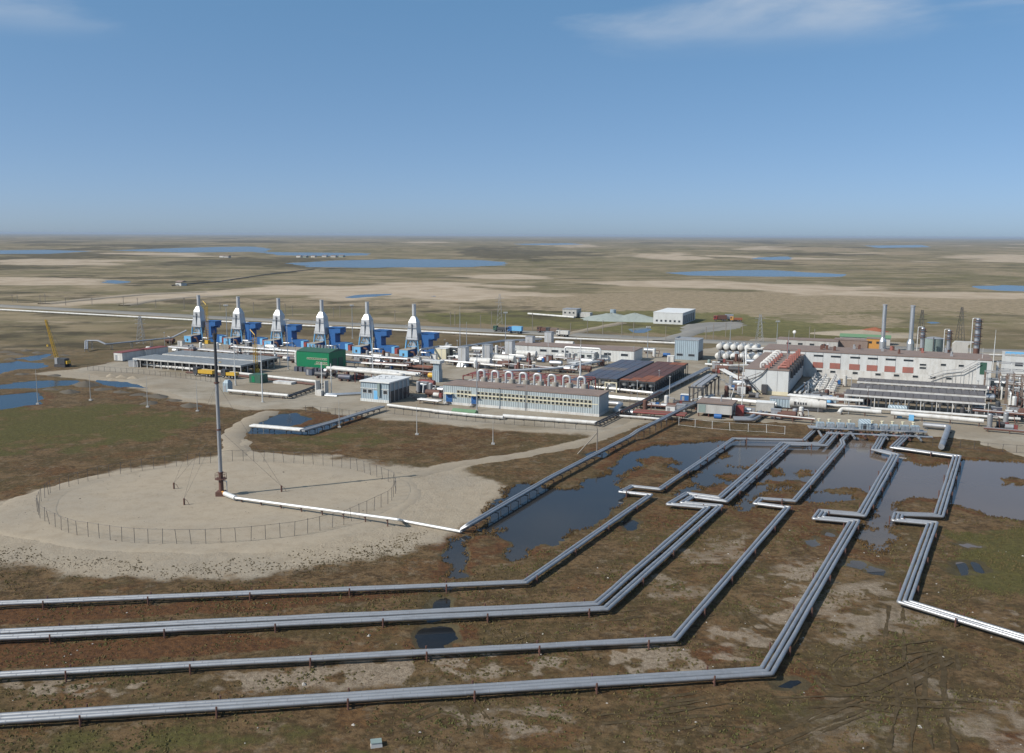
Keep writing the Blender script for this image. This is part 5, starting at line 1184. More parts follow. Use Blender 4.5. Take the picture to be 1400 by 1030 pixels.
MB().box(.3, 1.6, 0, 24.5, 6.21, 6.6).box(2.2, 3.6, 0, 24.5, 6.21, 6.8).build('pipe_tray', 'grey_steel', ga); stairs(ga, 4.4, 23, 1.2, 5.8, 8.0, 'grey_steel', 1, 0)
for i in range(3): MB().cyl((1.0+i*1.1, 4+i, .3), (1.0+i*1.1, 22, .3), .35, n=8).build('pipe', 'insulation', ga, True)
for px, py, lab, ln in ((1079, 562, 'white cylindrical tank trailer with dark markings before the pump hall', 10.0), (1052, 558.5, 'grey box trailer left of the white tank trailer', 6.4), (1033, 564.5, 'white roofed grey box cabin beside the thin white pipe', 5.0)):
    k = site('tank_trailer' if ln > 9 else 'cabin', lab, 'trailer' if ln > 6 else 'cabin', px, py)
    if ln > 9:
        MB().cyl((0, 1.4, 2.5), (ln, 1.4, 2.5), 1.5, n=16).build('shell', 'white', k, True); MB().box(.8, 9.2, .3, 2.5, .4, 1.1).build('chassis', 'dark_steel', k)
        for x in (2.2, 2.9, 3.6, 4.3): MB().box(x, x+.45, -.12, -.05, 2.1, 2.75).build('marking', 'dark_steel', k)
        MB().box(1.2, 1.9, -.13, -.05, 1.9, 2.9).build('emblem', 'dark_steel', k)
    else:
        MB().box(0, ln, 0, 3, .6, 3.0).build('body', 'concrete' if ln < 6 else 'blue_siding', k); MB().box(-.1, ln+.1, -.1, 3.1, 3.0, 3.25).build('roof', 'white_roof' if ln < 6 else 'grey_steel', k); MB().box(.3, ln-.3, .3, 2.7, 0, .6).build('skid', 'dark_steel', k)
# columns, tank and small buildings behind the main building
ct = site('round_tank', 'round grey green storage tank with conical lid behind the main building', 'tank', 1275, 486, rot=0); MB().cyl((0, 0, 0), (0, 0, 7.4), 4.3, n=28).build('shell', 'tank_green', ct, True); MB().cyl((0, 0, 7.4), (0, 0, 8.0), 4.4, 0.6, n=28).build('lid', 'grey_steel', ct, True); MB().bar((-2, -4.4, 0), (-2, -4.4, 8.2), .3).build('ladder', 'dark_steel', ct)
for px, py, h, r_, lab in ((1259, 490, 12.5, .75, 'slim silver process column left of the round tank'), (1295, 492, 12.0, .7, 'slim silver process column right of the round tank'), (1333, 497, 17.5, 1.0, 'tall banded process column with ring platforms at the right end of the main building')):
    k = site('process_column', lab, 'column', px, py, rot=0); MB().cyl((0, 0, 0), (0, 0, h), r_, n=14).dome((0, 0, h), r_, r_*.7, 14).build('shell', 'galvanised', k, True); MB().cyl((0, 0, 0), (0, 0, h*.35), r_+.04, n=14).build('skirt', 'rust', k, True)
    for f in ((.45, .62, .8, .95) if h > 15 else (.7, .9)): MB().cyl((0, 0, h*f), (0, 0, h*f+.15), r_+.9, n=12).cyl((0, 0, h*f+1.0), (0, 0, h*f+1.06), r_+.95, n=12).build('platform', 'rust', k)
    MB().bar((r_+.2, -.2, 0), (r_+.2, -.2, h), .2).build('ladder', 'red_frame', k); MB().tube(fillet([(-r_-1.2, 0, 0), (-r_-1.2, 0, h+.6), (0, 0, h+.6)], .5), .16, 6).build('riser', 'insulation_pale', k, True)
k = site('flare_block', 'pale concrete block with cut corner between the columns', 'block', 1301, 488); MB().prism([(0, 0), (6, 0), (6, 5), (0, 5)], 0, 5.2).frustum((0, 6, 0, 5, 5.2), (1, 8, 0, 5, 6.4)).build('body', 'concrete', k)
k = site('orange_building', 'small orange building with dark openings behind the long roof', 'building', 1184, 480); slab_building(k, 6.5, 6, 5.4, 'orange', 'brown_roof'); windows(k, [1.0, 4.0], 3.4, 1.2, 1.0, -0.01, 'dark_steel')
k = site('orange_building', 'low brown building with orange end wall left of the green roofed one', 'building', 1140, 478); slab_building(k, 14, 7, 4.4, 'brown_roof', 'brown_roof'); MB().box(-.05, 0, 0, 7, 2.5, 4.3).build('gable', 'orange', k)
k = site('long_shed', 'long low shed with pale green roof behind the main building', 'building', 1148, 470); MB().box(0, 22, 0, 7, 0, 3.4).build('wall', 'concrete', k); MB().xprism([(-.4, 3.4), (7.4, 3.4), (3.5, 4.6)], -.3, 22.3).build('roof', 'pale_green', k)
k = site('annex_building', 'low concrete annex with railings behind the pump hall', 'building', 1062, 476); slab_building(k, 26, 9, 4.0, 'concrete', 'brown_roof', None); windows(k, [4, 9, 14, 19], 1.8, 2.2, 1.1, -.01, 'white')
dish = site('satellite_dish', 'white round satellite dish on a mast behind the pump hall roof', 'dish', 1085, 475, rot=0); MB().cyl((0, 0, 0), (0, 0, 6.5), .15, n=6).build('mast', 'grey_steel', dish); MB().dome((0, 0, 7.0), .8, .3, 14, 3, (-.6, -.75, .3)).build('reflector', 'white', dish, True)
# right edge: grey building and steel frames
k = site('control_building', 'grey panel building with blue railing at the right edge', 'building', 1372, 517); slab_building(k, 16, 12, 8.2, 'pale_panel', 'concrete'); windows(k, [3.2, 8], 4.5, 2.6, 1.5, -.01, 'grey_steel')
rl = MB()
for i in range(11): rl.bar((i*1.6, 0, 8.4), (i*1.6, 0, 9.6), .12)
rl.box(0, 16, -.05, .05, 8.9, 9.6); rl.build('railing', 'light_blue', k)
for n_, (px, py, lab) in enumerate(((1345, 545, 'rusty open steel frame with pipes left of the grey panel building'), (1375, 556, 'rusty lattice frame at the right edge'), (1362, 530, 'pale steel pipe frame below the grey panel building'))):
    k = site('steel_frame', lab, 'frame', px, py); h = 8.5 if n_ != 1 else 9.5
    for x in (0, 4, 8):
        for y in (0, 4): MB().box(x-.14, x+.14, y-.14, y+.14, 0, h).build('column', 'brown_steel' if n_ != 2 else 'insulation_pale', k)
    b_ = MB()
    for z in (h*.4, h*.7, h-.2):
        for y in (0, 4): b_.box(.15, 7.85, y-.1, y+.1, z-.12, z+.12)
        for x in (0, 4, 8): b_.box(x-.1, x+.1, .15, 3.85, z-.1, z+.1)
    b_.build('beam', 'brown_steel' if n_ == 1 else 'grey_steel', k)
    for i in range(4): MB().tube(fillet([(1+i*1.9, 2, 0), (1+i*1.9, 2, h*.45), (1+i*1.9, -1, h*.45), (1+i*1.9, -1, 0)], .4), .25, 8).build('pipe', ('insulation_pale', 'rust', 'white', 'insulation')[i], k, True)
    MB().cyl((2.2, 1.6, 1.6), (6.6, 1.6, 1.6), .9, n=12).build('vessel', 'dark_steel', k, True)
# slender lamp and instrument posts through the yard
rp_ = random.Random(33); POSTS = []
for x0, x1, y0, y1, n_ in ((200, 420, 480, 512, 12), (430, 600, 488, 530, 10), (600, 840, 485, 512, 16), (860, 1010, 500, 560, 9), (1090, 1200, 540, 565, 7), (1330, 1400, 520, 600, 7)):
    for q in range(n_): POSTS.append((rp_.uniform(x0, x1), rp_.uniform(y0, y1), rp_.uniform(4.5, 8.5)))
POSTS.sort()
def ordw(i): return ORD[i] if i < 20 else ('twentieth', 'thirtieth', 'fortieth', 'fiftieth', 'sixtieth')[(i+1)//10-2] if (i+1) % 10 == 0 else ('twenty-', 'thirty-', 'forty-', 'fifty-', 'sixty-')[(i+1)//10-2]+ORD[(i+1) % 10-1]
for i, (px, py, h) in enumerate(POSTS):
    k = site('instrument_post', 'slender grey post in the plant yard, %s from the left' % ordw(i), 'post', px, py, group='slender posts in the plant yard')
    MB().cyl((0, 0, 0), (0, 0, h), .09, .06, n=5).build('shaft', ('galvanised', 'insulation_pale', 'brown_steel')[i % 3], k); MB().box(-.3, .3, -.15, .15, h-.1, h+.15).build('head', 'grey_steel', k)
# small mixed equipment filling the yard
EQ = [(198,480,'white'), (225,470,'rust'), (243,474,'white'), (270,481,'insulation_pale'), (330,489,'dark_steel'), (346,498,'cooler_blue'), (362,499,'galvanised'), (372,497,'galvanised'), (385,494,'white'), (396,497,'dark_steel'), (322,508,'yellow'), (296,510,'yellow'), (270,507,'orange'), (430,518,'dark_steel'), (418,514,'cooler_blue'), (470,518,'rust'), (480,520,'dark_steel'), (462,522,'cooler_blue'), (500,500,'pale_green'), (520,493,'rust'), (575,515,'rust'), (585,520,'yellow'), (570,538,'cooler_blue'), (583,541,'grey_steel'), (596,538,'galvanised'), (575,530,'red_frame'), (612,497,'dark_steel'), (645,505,'insulation_pale'), (655,512,'white'), (680,503,'rust'), (700,500,'white'), (720,505,'rust'), (735,494,'insulation_pale'), (760,492,'white'), (775,500,'insulation'), (790,497,'rust'), (672,480,'dark_steel'), (645,482,'insulation_pale'), (710,475,'white'),
  (890,490,'insulation_pale'), (905,489,'blue'), (880,484,'galvanised'), (912,496,'white'), (965,502,'tank_green'), (980,497,'dark_steel'), (1000,495,'dark_steel'), (930,552,'blue'), (905,560,'white'), (918,556,'dark_steel'), (1000,530,'galvanised'), (1010,525,'white'), (1005,536,'insulation_pale'), (1022,545,'dark_steel'), (1112,556,'light_blue'), (1130,556,'blue_siding'), (1160,552,'light_blue'), (1175,553,'rust'), (1215,566,'blue_siding'), (1330,570,'dark_steel'), (1310,572,'dark_steel'), (1340,535,'dark_steel'), (1336,548,'dark_steel'), (1355,570,'cooler_blue'), (1150,530,'white'), (1135,527,'rust'), (1020,500,'galvanised'), (1030,510,'white')]
rg = random.Random(11)
DESC = {'white': 'white', 'rust': 'rust brown', 'insulation_pale': 'pale silver', 'dark_steel': 'dark', 'cooler_blue': 'dark blue grey', 'galvanised': 'silver', 'yellow': 'yellow', 'orange': 'orange', 'pale_green': 'pale green', 'grey_steel': 'grey', 'red_frame': 'dark red', 'insulation': 'silver', 'blue': 'blue', 'tank_green': 'grey green', 'light_blue': 'light blue', 'blue_siding': 'blue grey'}
def near_name(px, py):
    ref = [((270, 490), 'left grey coolers'), ((330, 470), 'blue turbines'), ((440, 500), 'green hall'), ((528, 535), 'white roofed metering hall'), ((640, 500), 'grey exhaust stacks'), ((700, 515), 'goose-neck vents'), ((780, 488), 'long white building'), ((900, 505), 'rusty cooler bank'), ((945, 480), 'tall grey block'), ((975, 560), 'brown roofed cabin'), ((1050, 525), 'pump hall'), ((1180, 560), 'valve manifold'), ((1250, 545), 'brown cooler rows'), ((1370, 545), 'rusty steel frames')]
    return min(ref, key=lambda r_: (r_[0][0]-px)**2+(3*(r_[0][1]-py))**2)[1]
rq = random.Random(21)
for x0, x1, y0, y1, n_ in ((230, 400, 474, 486, 16), (480, 590, 490, 505, 20), (440, 490, 512, 522, 5), (560, 604, 520, 546, 6), (600, 700, 478, 503, 26), (690, 830, 486, 510, 26), (960, 1040, 495, 512, 8), (985, 1018, 520, 548, 6), (1095, 1180, 546, 556, 10), (1335, 1400, 528, 590, 18), (860, 945, 556, 570, 7), (1000, 1110, 566, 573, 5)):
    for q in range(n_):
        px = rq.uniform(x0, x1); EQ.append((px, y0+(y1-y0)*rq.random()+(px-x0)*0.02, rq.choice(['white', 'insulation_pale', 'insulation_pale', 'rust', 'galvanised', 'dark_steel', 'grey_steel', 'rust', 'insulation'])))
KIN = ['pump', 'vessel', 'cabinet', 'separator']; items = []
for i, (px, py, mt) in enumerate(EQ): items.append((px, py, mt, i % 4, (DESC[mt], KIN[i % 4], near_name(px, py))))
items.sort(key=lambda t_: t_[0]); tot = {}; seen = {}
for it in items: tot[it[4]] = tot.get(it[4], 0)+1
for px, py, mt, kind, key in items:
    nm = KIN[kind]; seen[key] = seen.get(key, 0)+1
    lab = 'small %s %s near the %s' % key + ('' if tot[key] == 1 else ', %s from the left' % ORD[seen[key]-1])
    k = site('process_'+nm, lab, nm, px, py)
    if kind == 0:
        MB().box(0, 3.4, 0, 1.8, 0, .5).build('skid', 'dark_steel', k); MB().cyl((.3, .9, 1.2), (2.2, .9, 1.2), .7, n=10).build('casing', mt, k, True); MB().box(2.3, 3.2, .4, 1.4, .5, 1.8).build('motor', rg.choice(['red_frame', 'blue', 'grey_steel']), k)
    elif kind == 1:
        MB().cyl((0, 1, 1.6), (4.6, 1, 1.6), .95, n=12).dome((0, 1, 1.6), .95, .4, 12, 3, (-1, 0, 0)).dome((4.6, 1, 1.6), .95, .4, 12, 3, (1, 0, 0)).build('shell', mt, k, True); MB().box(.6, 1.0, .3, 1.7, 0, .9).build('saddle', 'rust', k); MB().box(3.6, 4.0, .3, 1.7, 0, .9).build('saddle', 'rust', k); MB().tube(fillet([(2.3, 1, 2.4), (2.3, 1, 3.0), (2.3+rq.uniform(-4, 4), 1+rq.uniform(-1, 3), 3.0)], .3), .13, 6).build('pipe', rq.choice(['insulation_pale', 'rust', 'grey_steel']), k, True)
    elif kind == 2:
        MB().box(0, 2.6, 0, 1.8, .2, 2.7).build('box', mt, k); MB().box(.1, 2.5, .1, 1.7, 0, .2).build('skid', 'dark_steel', k); MB().box(-.1, 2.7, -.1, 1.9, 2.7, 2.82).build('roof', rg.choice(['white_roof', 'brown_roof', 'grey_steel']), k); MB().box(.4, 1.2, -.05, 0, .4, 2.3).build('door', 'grey_steel', k)
    else:
        hs_ = rq.uniform(2.2, 4.2); MB().cyl((1, 1, .6), (1, 1, hs_), .65, n=12).dome((1, 1, hs_), .65, .3, 12, 3).build('shell', mt, k, True)
        for a in range(3): MB().bar((1+.8*math.cos(a*2.1), 1+.8*math.sin(a*2.1), 0), (1+.8*math.cos(a*2.1), 1+.8*math.sin(a*2.1), 1), .15).build('leg', 'rust', k)
        hz_ = hs_+.3; MB().tube(fillet([(1, 1, hz_-.8), (2.6+rq.random(), 1, hz_-.8), (2.6+rq.random(), 1+rq.uniform(-2, 2), .6)], .3), .12, 6).build('pipe', rq.choice(['insulation_pale', 'rust', 'grey_steel']), k, True)
k = site('valve_station', 'white valve station with two upright plates in the open yard', 'valve station', 431, 541, rot=R(-30)); MB().box(0, .35, 0, 2, 0, 4.6).box(3.2, 3.55, .5, 2.2, 0, 4.8).build('plate', 'white', k); MB().box(.8, 3, -.6, .8, 0, 1.9).build('cabinet', 'white', k)
MB().tube([(3.5, 1, .6), (7, 2.2, .6), (13, 9, .6)], .5, 8).tube([(4, 0, .4), (8, 1, .4)], .35, 8).build('pipe', 'galvanised', k, True); MB().cyl((1.6, 1.4, 1.9), (1.6, 1.4, 10.5), .16, n=6).cyl((4.0, 3.0, 0), (4.0, 3.0, 10.0), .14, n=6).build('vent_pipe', 'insulation_pale', k)
k = site('green_container', 'dark green container standing on the sand before the white pipe', 'container', 341, 524); MB().box(0, 4.6, 0, 4, .2, 3.0).build('body', 'dark_green', k); MB().box(.3, 4.3, .2, 3.8, 0, .2).build('skid', 'dark_steel', k); MB().box(1, 2.2, -.05, 0, .4, 2.5).build('door', 'green', k)
k = site('green_cover', 'long flat pale green cover lying beside the white pipe', 'cover', 617, 566); MB().xprism([(0, 0), (2.2, 0), (2.2, .9), (1.1, 1.5), (0, .9)], 0, 7.4).build('sheet', 'pale_green', k)
k = site('white_slab', 'low white slab on the sand right of the green container', 'slab', 373, 525); MB().box(0, 7.5, 0, 3.0, .1, .9).build('top', 'white', k); MB().box(.3, 7.2, .3, 2.7, 0, .1).build('base', 'grey_steel', k)
k = site('metal_box', 'pale crumpled metal box lying on the grass at the bottom edge', 'box', 507, 1024, rot=R(12)); MB().frustum((0, 1.15, 0, .8, 0), (.06, 1.1, .05, .9, .5)).build('body', 'insulation_pale', k); MB().box(.0, 1.1, .0, .9, .5, .53).build('lid', 'tank_green', k)
k = site('valve_house', 'small pale vent house at the left end of the short white pipe', 'valve house', 305, 536.5); MB().box(0, 2.0, 0, 2.2, 0, 3.0).frustum((0, 2.0, 0, 2.2, 3.0), (.4, 1.6, .6, 1.6, 3.9)).build('body', 'blue_siding', k); MB().box(.4, 1.2, -.05, 0, .2, 2.2).build('door', 'grey_steel', k)

# ------------------------------------------------------------------ masts, poles, towers
def mast(label, px, py, pyt, kind='flood', r=0.16, mat='galvanised'):
    h = hgt(px, py, pyt); k = site('lamp_mast' if kind == 'flood' else 'lightning_mast' if kind == 'rod' else 'lattice_tower', label, 'mast' if kind != 'lattice' else 'tower', px, py, rot=0)
    if kind == 'lattice':
        w = max(1.6, h*.07)
        for sx_ in (-1, 1):
            for sy in (-1, 1): MB().bar((sx_*w, sy*w, 0), (sx_*w*.2, sy*w*.2, h), .14).build('leg', mat, k)
        b_ = MB(); n = 7
        for i in range(n):
            z0 = h*i/n; z1 = h*(i+1)/n; w0 = w*(1-.8*i/n); w1 = w*(1-.8*(i+1)/n)
            for (a, b2) in (((-1, -1), (1, -1)), ((1, -1), (1, 1)), ((1, 1), (-1, 1)), ((-1, 1), (-1, -1))):
                b_.bar((a[0]*w0, a[1]*w0, z0), (b2[0]*w1, b2[1]*w1, z1), .08)
        b_.build('bracing', mat, k)
        for z in (.72, .86): MB().bar((-w*1.5, 0, h*z), (w*1.5, 0, h*z), .12).build('crossarm', mat, k)
    else:
        MB().cyl((0, 0, 0), (0, 0, h), r*1.25, r*.55, n=8).build('shaft', mat, k, True); MB().box(-.4, .4, -.4, .4, 0, .4).build('foot', 'concrete', k)
        if kind == 'flood':
            o = MB().box(-.9, .9, -.5, .5, h-.2, h).bar((-.9, 0, h+.4), (.9, 0, h+.4), .08).build('platform', mat, k)
            for x in (-.7, 0, .7): MB().box(x-.22, x+.22, -.75, -.5, h+.05, h+.5).build('lamp', 'white', o)
        else: MB().cyl((0, 0, h), (0, 0, h+2.5), .05, n=5).build('rod', mat, k)
MA = [('slim floodlight mast before the windowed hall', 652, 562, 481, 'flood'), ('tall lightning mast left of the first grey exhaust stack', 629, 500, 428, 'rod'), ('shorter mast beside the tall lightning mast', 638, 497, 449, 'rod'), ('floodlight mast behind the grey exhaust stacks', 691, 470, 428, 'flood'), ('thick grey mast right of the goose-neck vents', 793, 534, 472, 'rod'), ('floodlight mast between second and third turbines', 311, 472, 418, 'flood'), ('floodlight mast in front of the third turbine', 394, 506, 438, 'flood'), ('floodlight mast between fourth and fifth turbines', 482, 463, 418, 'flood'), ('thin mast in front of the fifth turbine', 510, 515, 449, 'rod'), ('thin mast in front of the second turbine', 322, 528, 466, 'rod'), ('thin mast beside the green container', 359, 551, 480, 'rod'), ('thin mast before the third turbine', 375, 490, 448, 'rod'),
  ('tall mast before the long white building at its right end', 1075, 528, 462, 'rod'), ('thin mast at the left corner of the pump hall', 1014, 560, 480, 'rod'), ('rusty mast behind the dark gantry', 1009, 530, 478, 'rod'), ('floodlight mast before the white service building', 885, 490, 448, 'flood'), ('floodlight mast behind the horizontal tanks', 1062, 468, 440, 'flood'), ('white mast at the right end of the main building', 1357, 508, 460, 'rod'), ('thin mast before the sunlit end of the main building', 1340, 528, 486, 'rod'), ('mast right of the tall grey block', 998, 470, 446, 'rod')]
for lab, px, py, pyt, kd in MA: mast(lab, px, py, pyt, kd, 0.17 if 'thick' not in lab else 0.3, 'rust' if 'rusty' in lab else 'galvanised' if kd == 'flood' or 'tall' in lab else 'insulation_pale')
for lab, px, py, pyt in (('grey lattice tower behind the left coolers', 193, 470, 432), ('lattice power tower beyond the road, left of the far shed', 683, 444, 402), ('lattice power tower right of the horizontal tanks', 1038, 468, 430), ('dark lattice tower behind the second chimney', 1258, 470, 424), ('dark lattice tower behind the tall banded column', 1312, 466, 420)): mast(lab, px, py, pyt, 'lattice', mat='grey_steel' if 'dark' not in lab else 'dark_steel')
# wooden poles
POLES = [(17,413,404),(24,414,404),(55,414,403),(62,415,402),(90,418,409),(126,418,407),(169,420,405),(188,418,409),(213,421,413),(252,423,407),(270,420,408),(301,425,416),(347,430,413),(390,430,415),(400,433,418),(456,434,420),(465,434,417),(540,440,424),(616,446,427),(622,446,426),(657,449,431),(672,449,426),(728,452,428),(803,458,438),(824,459,438),(850,462,440),(866,463,440),(910,466,446),(965,464,447),(975,465,442),(992,461,441),(1015,457,447),(1106,470,447),(1113,471,450),(780,456,443),(1420,480,460)]
for i, (px, py, pyt) in enumerate(POLES):
    X, Y = P(px, py); h = max(5.5, hgt(px, py, pyt))
    k = thing('utility_pole', 'plain pole along the gravel road, %s from the left' % (ORD[i] if i < 20 else ('twenty-'+ORD[i-20] if i < 29 else 'thirtieth' if i == 29 else 'thirty-'+ORD[i-30])), 'pole', (X, Y, 0), R(70), 'poles along the gravel road')
    MB().cyl((0, 0, -0.4), (0, 0, h), .2, .15, n=6).build('shaft', 'wood_pole', k); MB().box(-.9, .9, -.08, .08, h-.9, h-.74).build('crossarm', 'wood_pole', k)
for i, (px, py, pyt, lab) in enumerate(((52, 553, 517, 'left of the mound'), (124, 548, 523, 'below the sand bank'), (202, 557, 525, 'before the left coolers'), (270, 563, 533, 'left of the flare mast top'), (464, 585, 560, 'at the bank of the small pond'), (570, 595, 566, 'in the grass below the metering hall'), (674, 608, 584, 'in the grass below the windowed hall'))):
    mast('lone grey pole %s' % lab, px, py, pyt, 'rod', .11, 'concrete')
k = site('utility_pole', 'slanting braced pole beside the track at the pond edge', 'pole', 816, 622, rot=0); h = hgt(816, 622, 586); MB().cyl((0, 0, -.3), (0, 0, h), .14, n=6).build('shaft', 'wood_pole', k); MB().bar((0, 0, h*.85), (-4.4, .6, 0), .2).build('brace', 'wood_pole', k)
# fences of the yard
fence('thin post fence on the sand bank below the left coolers', W([(120,507),(170,510.5),(215,514),(258,519),(330,529)]), 2.6, 1.9, r=.05)
fence('wire fence across the yard before the metering hall', W([(418,564),(450,567),(490,572),(505,566)]), 2.5, 2.0, r=.05)
fence('wire fence below the windowed hall', W([(528,566),(600,573),(690,581),(770,587),(822,590)]), 2.8, 2.0, r=.05)
fence('white wire fence below the brown roofed cabin', W([(928,582),(960,586),(1010,590),(1050,592),(1098,597)]), 4.6, 2.2, r=.07, postmat='insulation_pale')
fence('wire fence below the steel frames at the right', W([(1275,610),(1310,613),(1350,617),(1420,622)]), 3, 2.0, r=.05)
fence('small yard fence beside the valve station', W([(360,541),(394,547),(420,541),(445,537)]), 2.6, 2.0, r=.05)

# ------------------------------------------------------------------ crane, vehicles
k = site('crawler_crane', 'crawler crane with yellow lattice boom beside the left ponds', 'crane', 74, 502, rot=R(-15))
for y in (0, 2.6): MB().box(0, 4.8, y, y+.8, 0, 1.0).build('track', 'dark_steel', k)
MB().box(.6, 4.4, .5, 3.0, 1.1, 3.2).build('house', 'dark_steel', k); MB().box(0.0, 1.2, .4, 1.6, 1.1, 3.4).build('cab', 'grey_steel', k); MB().box(4.4, 5.2, .8, 2.8, 1.2, 2.4).build('counterweight', 'yellow', k)
bo = MB(); b0 = Vector((.3, 1.8, 1.6)); b1 = Vector((-4.6, 2.6, 17.5))
for ex, ey in ((-1, -1), (1, -1), (1, 1), (-1, 1)): bo.bar(b0+Vector((ex*.5, ey*.5, 0)), b1+Vector((ex*.25, ey*.25, 0)), .17)
for i in range(14):
    a = b0.lerp(b1, i/14); c_ = b0.lerp(b1, (i+1)/14); w0 = .5-.25*i/14
    bo.bar(a+Vector((-w0, -w0, 0)), c_+Vector((w0, -w0, 0)), .13).bar(a+Vector((w0, w0, 0)), c_+Vector((-w0, w0, 0)), .13).bar(a+Vector((-w0, -w0, 0)), a+Vector((-w0, w0, 0)), .13).bar(a+Vector((-w0, w0, 0)), c_+Vector((-w0, -w0, 0)), .13)
bo.build('boom', 'yellow', k); MB().cyl((4.2, 1.8, 3.2), b1, .04, n=4).cyl(b1, (-4.6, 2.6, 8), .03, n=4).build('cable', 'dark_steel', k); MB().box(-4.9, -4.3, 2.4, 2.8, 7.3, 8).build('hook', 'yellow', k)
def tower_crane(label, px, py, pyt):
    h = hgt(px, py, pyt); k = site('jib_hoist', label, 'hoist', px, py); b_ = MB()
    for ex in (-.5, .5):
        for ey in (-.5, .5): b_.bar((ex, ey, 0), (ex, ey, h), .14)
    for i in range(int(h)): b_.bar((-.5, -.5, i), (.5, -.5, i+1), .1).bar((.5, .5, i), (-.5, .5, i+1), .1).bar((.5, -.5, i), (.5, .5, i+1), .1)
    b_.build('tower', 'yellow', k); MB().bar((0, 0, h), (-3.2, 1.6, h+1.6), .25).build('jib', 'yellow', k); MB().box(-.9, .9, -.9, .9, 0, 1.6).build('base', 'yellow', k)
tower_crane('yellow lattice hoist beside the first turbine', 284, 470, 417); tower_crane('yellow lattice hoist before the third turbine', 350, 510, 458)
def truck(label, px, py, rot, body, cab='blue', ln=7.5, name='truck', cat='truck', hb_=2.3):
    k = site(name, label, cat, px, py, .35, rot=rot); k.location.z = .42
    MB().box(2.2, ln, 0, 2.4, 1.0, 1.0+hb_).build('body', body, k); c_ = MB().xprism([(0, .8), (2.4, .8), (2.4, 2.9), (0, 2.9)], 0, 1.9).build('cab', cab, k); MB().box(.2, 1.0, -.03, 0, 1.8, 2.6).box(-.03, 0, .25, 2.15, 1.8, 2.6).build('window', 'glass', c_); MB().box(.1, ln-.1, .6, 1.8, .6, .98).build('chassis', 'dark_steel', k)
    for x in (1.0, ln-2.4, ln-1.1):
        for y in (.15, 2.25): o = MB().cyl((x, y-.18, .5), (x, y+.18, .5), .52, n=12).build('wheel', 'rubber', k, True); MB().cyl((x, y-.2, .5), (x, y+.2, .5), .24, n=8).build('rim', 'grey_steel', o)
truck('dark flatbed truck on the road, left of the blue box truck', 674, 453.5, ROT, 'dark_steel', 'dark_green', 7.2, hb_=1.2)
truck('blue box truck on the gravel road', 694, 455, ROT, 'light_blue', 'blue', 7.6)
truck('brown dump truck on the road, left of its twin', 734, 455, ROT, 'rust', 'rust', 6.2, hb_=1.6)
truck('brown dump truck on the road, right of its twin', 746, 456, ROT, 'brown_steel', 'dark_steel', 6.2, hb_=1.6)
truck('white minibus at the road edge beside the brown trucks', 760, 460, ROT, 'white', 'white', 6.4, 'minibus', 'bus', 1.8)
truck('yellow crane truck parked on the sand below the left coolers', 264, 514, ROT, 'yellow', 'dark_steel', 8.5, 'crane_truck', 'truck', 1.2)
truck('yellow tractor unit parked right of the crane truck', 302, 517, ROT, 'yellow', 'dark_steel', 6, 'tractor', 'tractor', 1.0)
truck('dark red lorry parked at the far hard standing', 976, 439, R(-5), 'rust', 'red', 7.5); truck('orange tracked loader at the far hard standing', 998, 440, R(-15), 'orange_rust', 'orange', 7, 'loader', 'loader', 1.2); truck('grey tank lorry between the far parked machines', 986, 438.5, R(-10), 'galvanised', 'light_blue', 7.0, hb_=2.6)

# ------------------------------------------------------------------ beyond the road
k = site('warehouse', 'white flat roofed warehouse with dark side openings beyond the road', 'building', 893, 442.5); slab_building(k, 17, 34, 6.4, 'pale_panel', 'white_roof', None); windows(k, [1.5+i*2.6 for i in range(6)], 1.2, 1.2, 1.2, -.01, 'grey_steel'); side_windows(k, [2+i*5.2 for i in range(6)], .3, 3.2, 4.6, 17, 'dark_steel')
k = site('grey_shed', 'small grey two part shed on stilts beyond the road', 'building', 769, 434.5); MB().box(0, 9, 0, 9, 1.0, 5.2).build('wall', 'concrete', k); MB().box(-.2, 9.2, -.2, 9.2, 5.2, 5.5).build('roof', 'grey_steel', k); MB().box(.3, 8.7, .3, 8.7, 0, 1).build('stilts', 'dark_steel', k); MB().box(10, 17, 2, 7, .6, 3.4).build('annex', 'concrete', k); windows(k, [1, 4, 6.5], 2.6, 1.3, 1.2, -.01, 'white')
def heap(label, px, py, rx, ry, h, mat, seed):
    k = site('heap', label, 'heap', px, py, rot=ROT); m_ = MB(); n = 22; rr = random.Random(seed); V0 = len(m_.v)
    for i in range(7):
        t = i/6
        for j in range(n):
            a = 6.283*j/n; q = (1-t)*(1+.16*math.sin(3*a+seed)+.07*rr.uniform(-1, 1)); m_.v.append((rx*q*math.cos(a), ry*q*math.sin(a), h*(t**.8)*(1+.08*rr.uniform(-1, 1))-.1))
    for i in range(6):
        for j in range(n): m_.f.append((i*n+j, i*n+(j+1) % n, (i+1)*n+(j+1) % n, (i+1)*n+j))
    m_.build('mound', mat, k, True)
heap('long grey gravel heap beyond the road, left part', 836, 437.5, 22, 12, 4.2, 'gravel_heap', 1); heap('grey gravel heap beside the white warehouse', 868, 438.5, 18, 11, 4.6, 'gravel_heap', 2)
heap('pale sand heap behind the main building', 1180, 458, 26, 12, 2.6, 'sand', 3); heap('rusty soil heap on the pale sand behind the main building', 1196, 453, 8, 4, 2.2, 'orange_rust', 4); heap('dark soil mound between the left ponds', 117, 527.5, 5.2, 3.2, 1.8, 'dark_soil', 5)
for i, (px, py) in enumerate(((152, 515), (166, 516.5), (182, 518))): heap('small sand pile behind the thin post fence, %s from the left' % ORD[i], px, py, 2.6, 1.8, 1.1, 'sand', 6+i)
HP = sorted([(8,482),(22,485),(36,480),(52,483),(15,492),(70,490),(88,486),(30,512),(75,514),(140,533),(165,537),(190,540),(215,543),(238,548),(95,537),(70,533),(260,556),(205,552)])
